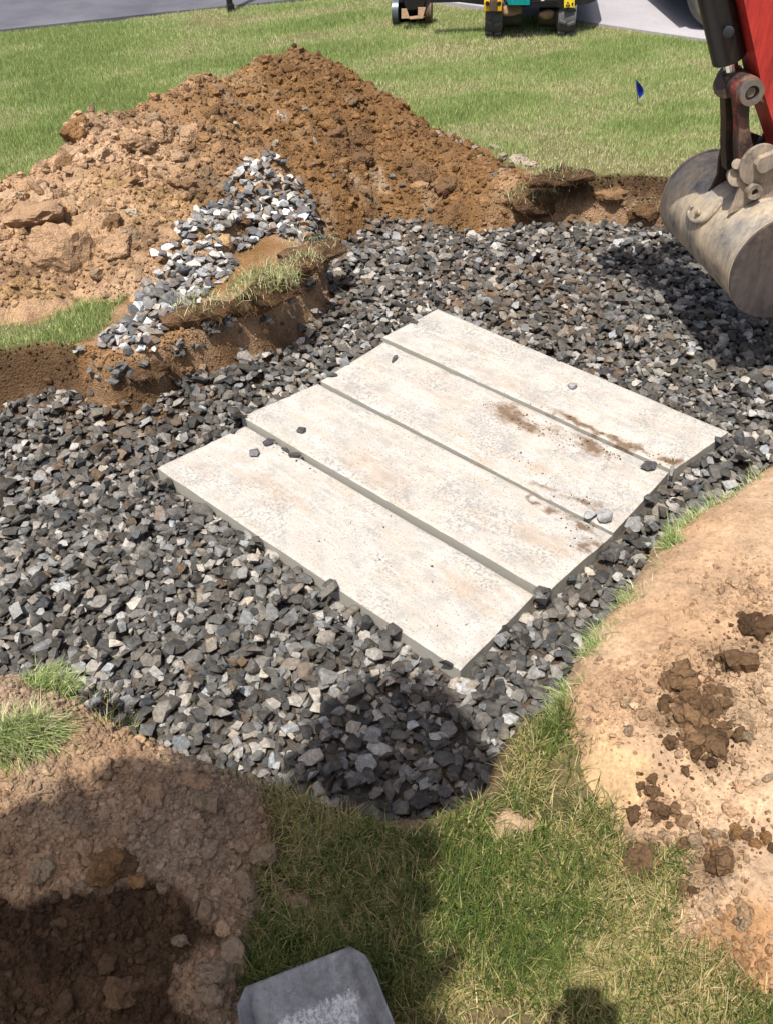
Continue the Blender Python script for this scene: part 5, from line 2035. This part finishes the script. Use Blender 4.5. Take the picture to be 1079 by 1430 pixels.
ylw = put('swing_bracket', bm, YELP, mini, True, 40)
for xx in (680, 696.5):
    bm = bmesh.new()
    q = dp(xx, 5, 8.05)
    b_cyl(bm, q, q + Vector((0, .03, 0)), .016, seg=14, bev=.002)
    put('bracket_bolt', bm, BLACKP, ylw, True, 40)
bm = bmesh.new()
b_box(bm, dp(688, 7, 8.045), (.06, .03, .09), Rm, .008)
put('bracket_link', bm, metal_mat('rust_steel', (.10, .06, .04), .6, .2, (.2, .12, .07), .3, 9), ylw)
# boom and bucket resting on the grass to the left
bk = un(576, 27, G)
bkv = Vector((bk[0], bk[1], G))
bm = bmesh.new()
b_prism(bm, [dp(600, -8, 8.3), dp(640, -12, 8.3), dp(684, -6, 8.3), dp(684, 8, 8.3), dp(640, 3, 8.3), dp(600, 4, 8.3)], Vector((0, .09, 0)))
put('boom', bm, BLACKP, mini)
bm = bmesh.new()
b_prism(bm, [dp(558, -45, 8.65), dp(600, -45, 8.65), dp(596, -10, 8.65), dp(590, 12, 8.65), dp(567, 14, 8.65), dp(560, -8, 8.65)], Vector((0, .1, 0)))
put('stick', bm, BLACKP, mini)
bm = bmesh.new()
for sg_, mat_ in ((-1, 0), (1, 0)):
    pass
r_b = .10
nn = 18
rows = []
cl_, cr_ = dp(553, 14, 8.78), dp(598, 14, 8.78)
cl_.z = cr_.z = G + r_b + .005
for k in range(nn):
    an = math.radians(-100 + 230 * k / (nn - 1))
    rows.append([bm.verts.new(c_ + bck * (r_b * math.cos(an)) + up * (r_b * math.sin(an))) for c_ in (cl_, cr_)])
for A, B in zip(rows[:-1], rows[1:]):
    bm.faces.new((A[0], A[1], B[1], B[0]))
bmesh.ops.solidify(bm, geom=bm.faces[:], thickness=.01)
mb = put('bucket', bm, BLACKP, mini, True, 40)
for c_, mt_ in ((cl_, plain_mat('bucket_side_steel', (.10, .12, .14), .4, .4)), (cr_, metal_mat('bucket_side_rust', (.11, .075, .05), .6, .2, (.22, .14, .09), .4, 10))):
    bm = bmesh.new()
    d_ = axd * (.028 if c_ is cl_ else -.028)
    b_prism(bm, [c_ - d_ + bck * (r_b * 1.05 * math.cos(math.radians(a))) + up * (r_b * 1.02 * math.sin(math.radians(a))) for a in range(-100, 262, 20)], d_ * 1.9)
    bevel_all(bm, .006, 2)
    put('side_plate', bm, mt_, mb, True, 40)
for (x0, x1, yt, lean) in ((560, 569.5, 13, 2), (583, 591.5, 11, -2)):
    bm = bmesh.new()
    b_prism(bm, [dp(x0, yt, 8.6), dp(x1 - lean, yt, 8.6), dp(x1 + lean, 25.5, 8.56), dp(x0, 26, 8.56)], Vector((0, .03, 0)))
    bevel_all(bm, .004, 1)
    put('cutting_tooth', bm, MUDB, mb)
bm = bmesh.new()
b_prism(bm, [dp(569, 24, 8.6), dp(585, 22, 8.6), dp(592, 23, 8.57), dp(590, 26.5, 8.57), dp(571, 27, 8.57)], Vector((0, .02, 0)))
put('cutting_edge', bm, MUDB, mb)

# ------------------------------------------------------------------ parked car beyond (only its front wheel shows)
WB = un(1013, 48, G)
wc = Vector((WB[0], WB[1] + .11, G + .34))
car = empty('parked_car', (wc.x + 1.3, wc.y + .75, G))
tag(car, 'dark parked car on the driveway, its wire spoked wheel beside the red arm', 'car')
CARP = plain_mat('car_paint_dark', (.02, .022, .03), .25, .2)
TYRE = metal_mat('tyre_rubber', (.11, .104, .09), .8, 0, (.20, .18, .13), .4, 10)
for ex, ey in ((0, 0), (2.65, 0), (0, 1.5), (2.65, 1.5)):
    c_ = wc + Vector((ex, ey, 0))
    sg_ = -1 if ey == 0 else 1
    wl = empty('wheel')
    wl.parent = car
    wl.location = c_ - car.location
    bm = bmesh.new()
    prof = [(.205, -.09), (.30, -.105), (.328, -.085), (.338, -.03), (.338, .03), (.328, .085), (.30, .105), (.205, .09)]
    seg = 48
    rws = [[bm.verts.new(c_ + Vector((r * math.cos(2 * math.pi * k / seg), t * 1.0, r * math.sin(2 * math.pi * k / seg)))) for k in range(seg)] for r, t in prof]
    for j in range(len(prof)):
        A, B = rws[j], rws[(j + 1) % len(prof)]
        for k in range(seg):
            bm.faces.new((A[k], A[(k + 1) % seg], B[(k + 1) % seg], B[k]))
    put('tyre', bm, TYRE, wl, True, 50)
    bm = bmesh.new()
    b_ring(bm, c_ + Vector((0, sg_ * .08, 0)), c_ + Vector((0, sg_ * .095, 0)), .21, .19, 40)
    b_ring(bm, c_ + Vector((0, sg_ * .06, 0)), c_ + Vector((0, sg_ * .09, 0)), .06, .02, 24)
    for k in range(14):
        an = 2 * math.pi * k / 14
        for tw in (-.22, .22):
            b_cyl(bm, c_ + Vector((.055 * math.cos(an), sg_ * .085, .055 * math.sin(an))), c_ + Vector((.195 * math.cos(an + tw), sg_ * .07, .195 * math.sin(an + tw))), .006, seg=6)
    put('rim', bm, plain_mat('rim_chrome', (.7, .7, .7), .2, 1.0), wl, True, 40)
    bm = bmesh.new()
    b_cyl(bm, c_ + Vector((0, sg_ * .03, 0)), c_ + Vector((0, sg_ * -.05, 0)), .2, seg=32)
    put('brake_disc', bm, BLK, wl)
bm = bmesh.new()
# side outline with arches
O = wc + Vector((0, -.08, -.34))
side = [(-.36, .40), (-.37, .55), (-.36, .70), (-.28, .86), (.35, .98), (.95, 1.40), (2.2, 1.44), (2.9, 1.05), (3.35, .98), (3.42, .6), (3.36, .32)]
for cx_ in (2.65, 0.0):
    side += [(cx_ + .40 * math.cos(a), .34 + .40 * math.sin(a)) for a in np.linspace(-.1, math.pi + .1, 12)]
b_prism(bm, [O + Vector((a, 0, b)) for a, b in side], Vector((0, 1.66, 0)))
bevel_all(bm, .03, 2, .5)
put('body', bm, CARP, car, True, 35)
bm = bmesh.new()
b_prism(bm, [O + Vector((a, -.006, b)) for a, b in ((.62, 1.02), (1.02, 1.34), (2.12, 1.37), (2.62, 1.05))], Vector((0, 1.672, 0)))
put('side_window', bm, plain_mat('car_glass', (.02, .025, .03), .05), car)
bm = bmesh.new()
b_box(bm, O + Vector((.72, -.12, 1.0)), (.12, .2, .13), None, .03)
put('wing_mirror', bm, CARP, car, True, 40)
bm = bmesh.new()
q = dp(964.5, 1.5, wc.y - .02)
b_box(bm, q + Vector((0, 0, .03)), (.03, .05, .09), None, .012)
put('tow_hook', bm, CARP, car, True, 40)

# ------------------------------------------------------------------ black post, marker flag
p0 = un(323.5, 18.5, G)
post = empty('post', tuple(p0))
tag(post, 'black post standing in the grass by the street', 'post')
bm = bmesh.new()
b_box(bm, Vector(p0) + Vector((-.02, 0, .55)), (.052, .052, 1.16), Matrix.Rotation(-.035, 3, 'Y') @ Matrix.Rotation(.3, 3, 'Z'), .006)
put('shaft', bm, BLACKP, post)
bm = bmesh.new()
b_box(bm, Vector(p0) + Vector((0, 0, .03)), (.066, .066, .10), Matrix.Rotation(.3, 3, 'Z'), .008)
put('foot_sleeve', bm, BLACKP, post)
bm = bmesh.new()
b_box(bm, Vector(p0) + Vector((-.04, 0, 1.15)), (.07, .07, .05), Matrix.Rotation(.3, 3, 'Z'), .012)
put('cap', bm, BLACKP, post)

f0 = un(892, 148, G)
flag = empty('marker_flag', tuple(f0))
tag(flag, 'small blue marker flag on a thin wire stuck in the lawn', 'flag')
bm = bmesh.new()
ftop = dp(887, 110, f0[1])
b_cyl(bm, Vector(f0) - Vector((0, 0, .03)), ftop, .0022, seg=8)
put('wire', bm, GREASE_SHADE, flag, True)
bm = bmesh.new()
nr = 9
rows = []
L0, L1 = dp(887, 111, f0[1]), dp(890, 133, f0[1])
for k in range(nr):
    t_ = k / (nr - 1)
    a = L0.lerp(L1, t_)
    wv = .042 * math.sin(math.pi * min(1, .10 + .9 * t_)) ** .8 + .004
    rows.append([bm.verts.new(a + Vector((wv * s_ * .75, -.10 * s_ * s_ * .4 + .012 * math.sin(4 * t_ + 3 * s_), -.012 * s_))) for s_ in (0, .35, .7, 1)])
for A, B in zip(rows[:-1], rows[1:]):
    for k in range(3):
        bm.faces.new((A[k], A[k + 1], B[k + 1], B[k]))
bmesh.ops.solidify(bm, geom=bm.faces[:], thickness=.0012)
put('flag_sheet', bm, plain_mat('flag_blue', (.012, .045, .42), .45), flag, True)

# ------------------------------------------------------------------ scoop shovel lying in the grass
def shovel_mat():
    mt, t, b = mat_new('shovel_aluminium')
    tc = t.nodes.new('ShaderNodeTexCoord')
    p = tc.outputs['Object']
    st = t.nodes.new('ShaderNodeMapping')
    st.inputs['Scale'].default_value = (2.0, .8, 1)
    t.links.new(p, st.inputs['Vector'])
    c = mixc(t, ramp(t, noise(t, p, 22, 6, .7), [(.3, 0.0), (.7, 1.0)]), (.20, .195, .185), (.40, .39, .375))
    c = mixc(t, ramp(t, noise(t, p, 9, 8, .75), [(.48, 0.0), (.60, .6)]), c, (.13, .125, .12))
    c = mixc(t, ramp(t, noise(t, p, 160, 3, .6), [(.62, 0.0), (.68, .7)]), c, (.10, .095, .09))
    c = mixc(t, ramp(t, noise(t, st.outputs[0], 14, 5, .7), [(.55, 0.0), (.75, .6)]), c, (.12, .115, .115))
    sx = t.nodes.new('ShaderNodeSeparateXYZ')
    t.links.new(p, sx.inputs[0])
    # crease grime doubles as painted shading along each flange; rubbed bright cutting edge
    cr = ramp(t, mmath(t, 'ABSOLUTE', mmath(t, 'SUBTRACT', mmath(t, 'ABSOLUTE', sx.outputs[0]), .100)), [(.0, .8), (.016, .0)])
    c = mixc(t, mmath(t, 'MULTIPLY', cr, ramp(t, noise(t, p, 40, 5, .7), [(.35, 0.3), (.6, 1.0)])), c, (.10, .092, .085))
    c = mixc(t, ramp(t, sx.outputs[1], [(-.007, 0.0), (-.003, .85)]), c, (.62, .62, .62))
    # dried mortar film in the hollow of the blade
    xm = ramp(t, mmath(t, 'ABSOLUTE', mmath(t, 'ADD', sx.outputs[0], -.005)), [(.075, 1.0), (.11, 0.0)])
    xm.node.color_ramp.elements[0].position = .07
    ym = ramp(t, mmath(t, 'MULTIPLY', sx.outputs[1], -1.0), [(.05, 0.0), (.09, 1.0)])
    ym2 = ramp(t, mmath(t, 'MULTIPLY', sx.outputs[1], -1.0), [(.11, 1.0), (.17, .45)])
    f = mmath(t, 'MULTIPLY', mmath(t, 'MULTIPLY', xm, ym), ym2)
    nn_ = mmath(t, 'ADD', mmath(t, 'MULTIPLY', noise(t, st.outputs[0], 24, 8, .8), .6), mmath(t, 'MULTIPLY', noise(t, p, 70, 6, .75), .4))
    f = ramp(t, mmath(t, 'ADD', mmath(t, 'MULTIPLY', f, .36), nn_), [(.74, 0.0), (.80, 1.0)])
    f = mmath(t, 'MULTIPLY', f, ramp(t, noise(t, p, 130, 6, .75), [(.40, .12), (.52, 1.0)]))
    f = mmath(t, 'MULTIPLY', f, ramp(t, noise(t, st.outputs[0], 60, 4, .7), [(.36, .1), (.50, 1.0)]))
    c = mixc(t, f, c, (.66, .655, .61))
    t.links.new(c, b.inputs['Base Color'])
    mm = mmath(t, 'MULTIPLY', mmath(t, 'SUBTRACT', 1.0, f), .22)
    t.links.new(mm, b.inputs['Metallic'])
    b.inputs['Roughness'].default_value = .55
    bump(t, b, mmath(t, 'ADD', noise(t, p, 90, 5, .7), f), .4, .003)
    return mt


zS = G + .075
FLc = Vector(un(328, 1384, zS))
FRc = Vector(un(503, 1316, zS + .0))
ax_ = (FRc - FLc)
W_ = ax_.length
ax_.normalize()
ay_ = Vector((-ax_.y, ax_.x, 0))
if ay_.y < 0:
    ay_ = -ay_
shov = empty('shovel', tuple((FLc + FRc) / 2), (0, 0, math.atan2(ax_.y, ax_.x)))
tag(shov, 'aluminium scoop shovel with dried white mortar lying face up in the shaded grass', 'shovel')
nu, nv = 61, 70
LB = .34
V = []
for j in range(nv):
    v = j / (nv - 1)
    yb = -LB * v
    hwid = W_ / 2 - max(0, (.034 + yb) * .62) ** 1.0 - .0 + .01 * v
    for i in range(nu):
        s_ = -1 + 2 * i / (nu - 1)
        xx = hwid * s_
        edge = max(0, (abs(s_) - .80) / .20)
        zz = .034 * edge * min(1, .04 + v * 4) + .0
        zz += .05 * max(0, (v - .72) / .28) ** 2
        
        yy = yb
        V.append((xx, yy, zz))
V = np.array(V)
V[:, 2] += .0015 * fbm(V[:, 0] * 14, V[:, 1] * 14, 3, 200)
I = np.arange(nu * nv).reshape(nv, nu)
F = np.c_[I[:-1, :-1].ravel(), I[1:, :-1].ravel(), I[1:, 1:].ravel(), I[:-1, 1:].ravel()]
bl = mesh_np('blade', V, F, shovel_mat(), None, True, shov)
bl.data.set_sharp_from_angle(angle=math.radians(12))
so_ = bl.modifiers.new('thick', 'SOLIDIFY')
so_.thickness = .0022
so_.offset = -1
bm = bmesh.new()
b_cyl(bm, (0, -LB + .05, .018), (0, -LB - .14, .06), .021, .019, seg=20, bev=.002)
bm_obj('socket', bm, plain_mat('socket_steel', (.35, .36, .38), .5, .6), shov, True, 40)
bm = bmesh.new()
b_cyl(bm, (0, -LB - .10, .052), (0, -LB - .95, .16), .0165, seg=18, bev=.003)
bm_obj('handle', bm, plain_mat('ash_wood', (.42, .29, .15), .6), shov, True, 40)
bm = bmesh.new()
b_cyl(bm, (-.06, -LB - .97, .165), (.06, -LB - .97, .165), .017, seg=16, bev=.004)
bm_obj('grip', bm, BLACKP, shov, True, 40)

# ------------------------------------------------------------------ the photographer (stands behind the lens, only the hands' shadow shows)
SKIN = plain_mat('skin', (.52, .33, .24), .55)
SHIRT = plain_mat('shirt_grey', (.12, .13, .16), .9)


def skinned(name, verts, edges, rad, mat, parent, sub=2):
    me = bpy.data.meshes.new(name)
    me.from_pydata([tuple(v) for v in verts], edges, [])
    o = bpy.data.objects.new(name, me)
    COL.objects.link(o)
    o.parent = parent
    me.materials.append(mat)
    mo = o.modifiers.new('skin', 'SKIN')
    for i, r in enumerate(rad):
        sv = me.skin_vertices[0].data[i]
        sv.radius = (r, r) if not isinstance(r, tuple) else r
        sv.use_root = (i == 0)
    mo.use_smooth_shade = True
    ss = o.modifiers.new('sub', 'SUBSURF')
    ss.levels = ss.render_levels = sub
    return o


per = empty('person', (0, -.46, G))
tag(per, 'person in a grey shirt standing on the grass, phone held up in both hands', 'person')
B0 = Vector((0, -.46, G))
hx_, hy_, hz_ = .050, -.030, CAM_H - .035
def L(x, y, z):
    return (x, y + .46, z - G)
vs = [L(0, -.50, G + .98), L(0, -.48, G + 1.22), L(0, -.47, G + 1.45), L(0, -.45, G + 1.58), L(0, -.42, G + 1.70), L(0, -.40, G + 1.82),
      L(.19, -.47, G + 1.47), L(.26, -.30, G + 1.32), L(hx_ + .03, hy_ - .09, hz_ - .08), L(hx_ + .008, hy_ - .015, hz_ - .03),
      L(-.19, -.47, G + 1.47), L(-.26, -.30, G + 1.32), L(-hx_ - .03, hy_ - .09, hz_ - .08), L(-hx_ - .008, hy_ - .015, hz_ - .03),
      L(.10, -.50, G + .90), L(.11, -.48, G + .50), L(.11, -.50, G + .09), L(.12, -.36, G + .04),
      L(-.10, -.50, G + .90), L(-.11, -.48, G + .50), L(-.11, -.50, G + .09), L(-.12, -.36, G + .04)]
es = [(0, 1), (1, 2), (2, 3), (3, 4), (4, 5), (2, 6), (6, 7), (7, 8), (8, 9), (2, 10), (10, 11), (11, 12), (12, 13), (0, 14), (14, 15), (15, 16), (16, 17), (0, 18), (18, 19), (19, 20), (20, 21)]
rd = [.15, .15, .16, .065, .085, .085, .07, .052, .032, .036, .07, .052, .032, .036, .09, .065, .045, .04, .09, .065, .045, .04]
skinned('body', vs, es, rd, SHIRT, per)
for sg_ in (-1, 1):
    for k in range(4):
        b0 = Vector(L(sg_ * (hx_ + .004), hy_ - .012, hz_ - .035 + .021 * k))
        skinned('finger', [b0, b0 + Vector((sg_ * .004, .022, .006)), b0 + Vector((-sg_ * .018, .028, .007))], [(0, 1), (1, 2)], [.010, .009, .008], SKIN, per, 1)
    b0 = Vector(L(sg_ * (hx_ + .004), hy_ - .02, hz_ - .05))
    skinned('thumb', [b0, b0 + Vector((-sg_ * .02, -.012, .03)), b0 + Vector((-sg_ * .04, -.010, .045))], [(0, 1), (1, 2)], [.012, .011, .009], SKIN, per, 1)
ph = bpy.data.meshes.new('phone')
bm = bmesh.new()
Rp = Matrix((Vector(CR), Vector(CU), Vector(-CF))).transposed()
b_box(bm, (0, 0, 0), (.074, .144, .010), Rp, .0045)
bmesh.ops.recalc_face_normals(bm, faces=bm.faces)
bm.to_mesh(ph)
bm.free()
ph.materials.append(BLK)
po = bpy.data.objects.new('phone', ph)
COL.objects.link(po)
po.location = Vector(CAMP - CF * .012 - CU * .045)
tag(po, 'black phone held up in both hands above the grass', 'phone')

# ------------------------------------------------------------------ added tree, unseen behind the camera, shaped to cast the near shade
tree = empty('added_shade_tree', (-1.55, -1.9, G))
tag(tree, 'leafy tree added unseen behind the camera, its crown shaped to shade the near soil and grass', 'tree')
SH = [(545, 1045, .225), (465, 1085, .13), (622, 1085, .12), (468, 1120, .17), (482, 1190, .165), (466, 1280, .165), (455, 1370, .16), (450, 1460, .16), (410, 1200, .2), (400, 1330, .22), (330, 1200, .2), (240, 1170, .2), (170, 1190, .2), (100, 1235, .19),
      (20, 1285, .2), (-80, 1330, .25), (330, 1330, .25), (220, 1310, .25), (110, 1350, .25), (300, 1440, .25), (390, 1450, .22), (180, 1440, .25), (40, 1420, .25), (-60, 1450, .3), (440, 1560, .2), (400, 1580, .3), (200, 1580, .3), (0, 1600, .3), (-250, 1500, .35), (-250, 1700, .4), (100, 1800, .4), (400, 1800, .35), (300, 1110, .06), (370, 1110, .08)]
cl = []
for (a, b, r) in SH:
    T0 = un(a, b, -.02 if b < 1110 and a > 450 else G + .05)
    cl.append((T0 - SUN_DIR * RNG.uniform(3.6, 4.3), r * 1.1))  # crown clump set back along the sun from the wanted shade outline
for k in range(8):
    cl.append((np.array([-1.9 + RNG.uniform(-.6, .4), -2.7 + RNG.uniform(-.4, .4), 4.5 + RNG.uniform(-.4, .4)]), .45))
PV, PS = [], []
for c_, r in cl:
    n = int(4200 * r ** 1.6) + 140
    d = RNG.normal(size=(n, 3))
    d /= np.linalg.norm(d, axis=1)[:, None]
    PV.append(c_ + d * (r * RNG.random((n, 1)) ** (1 / 3)))
PV = np.concatenate(PV)
n = len(PV)
R = rand_rot(n, 0.8)
leaf = np.array([(-.5, 0, 0), (0, .28, .03), (.5, 0, 0), (0, -.28, .03)]) * .085
W = np.einsum('nij,vj->nvi', R, leaf) + PV[:, None] - np.array([-1.55, -1.9, G])
F = np.arange(n * 4).reshape(n, 4)
tn = np.repeat(lerp(np.array([.04, .085, .02]), np.array([.08, .13, .03]), RNG.random(n)), 4, axis=0)
cr_o = mesh_np('crown', W.reshape(-1, 3), F, SOIL if False else plain_mat('leaf_green', (.06, .105, .025), .6), tn, False, tree)
vs = [(0, 0, -.05), (.02, .05, 1.0), (-.05, .1, 2.2), (.05, .2, 3.2), (.3, .6, 4.0), (-.5, .3, 4.0), (.9, 1.1, 4.2), (.2, -.3, 4.4)]
skinned('trunk', vs, [(0, 1), (1, 2), (2, 3), (3, 4), (3, 5), (4, 6), (3, 7)], [.16, .12, .10, .08, .05, .05, .025, .05], plain_mat('bark', (.13, .10, .075), .95), tree, 2)

# ------------------------------------------------------------------ a twig on the gravel
pt = un(889, 463, .055)
tw = empty('twig', tuple(pt))
tag(tw, 'thin brown twig lying on the gravel beyond the farthest slab', 'twig')
bm = bmesh.new()
b_tube(bm, [(-.03, -.045, 0), (-.012, -.015, .006), (.008, .012, .003), (.022, .05, .008)], .0042, 8)
b_tube(bm, [(-.012, -.015, .006), (-.022, .008, .012)], .0025, 8)
bm_obj('stem', bm, plain_mat('twig_bark', (.14, .085, .05), .9), tw, True)
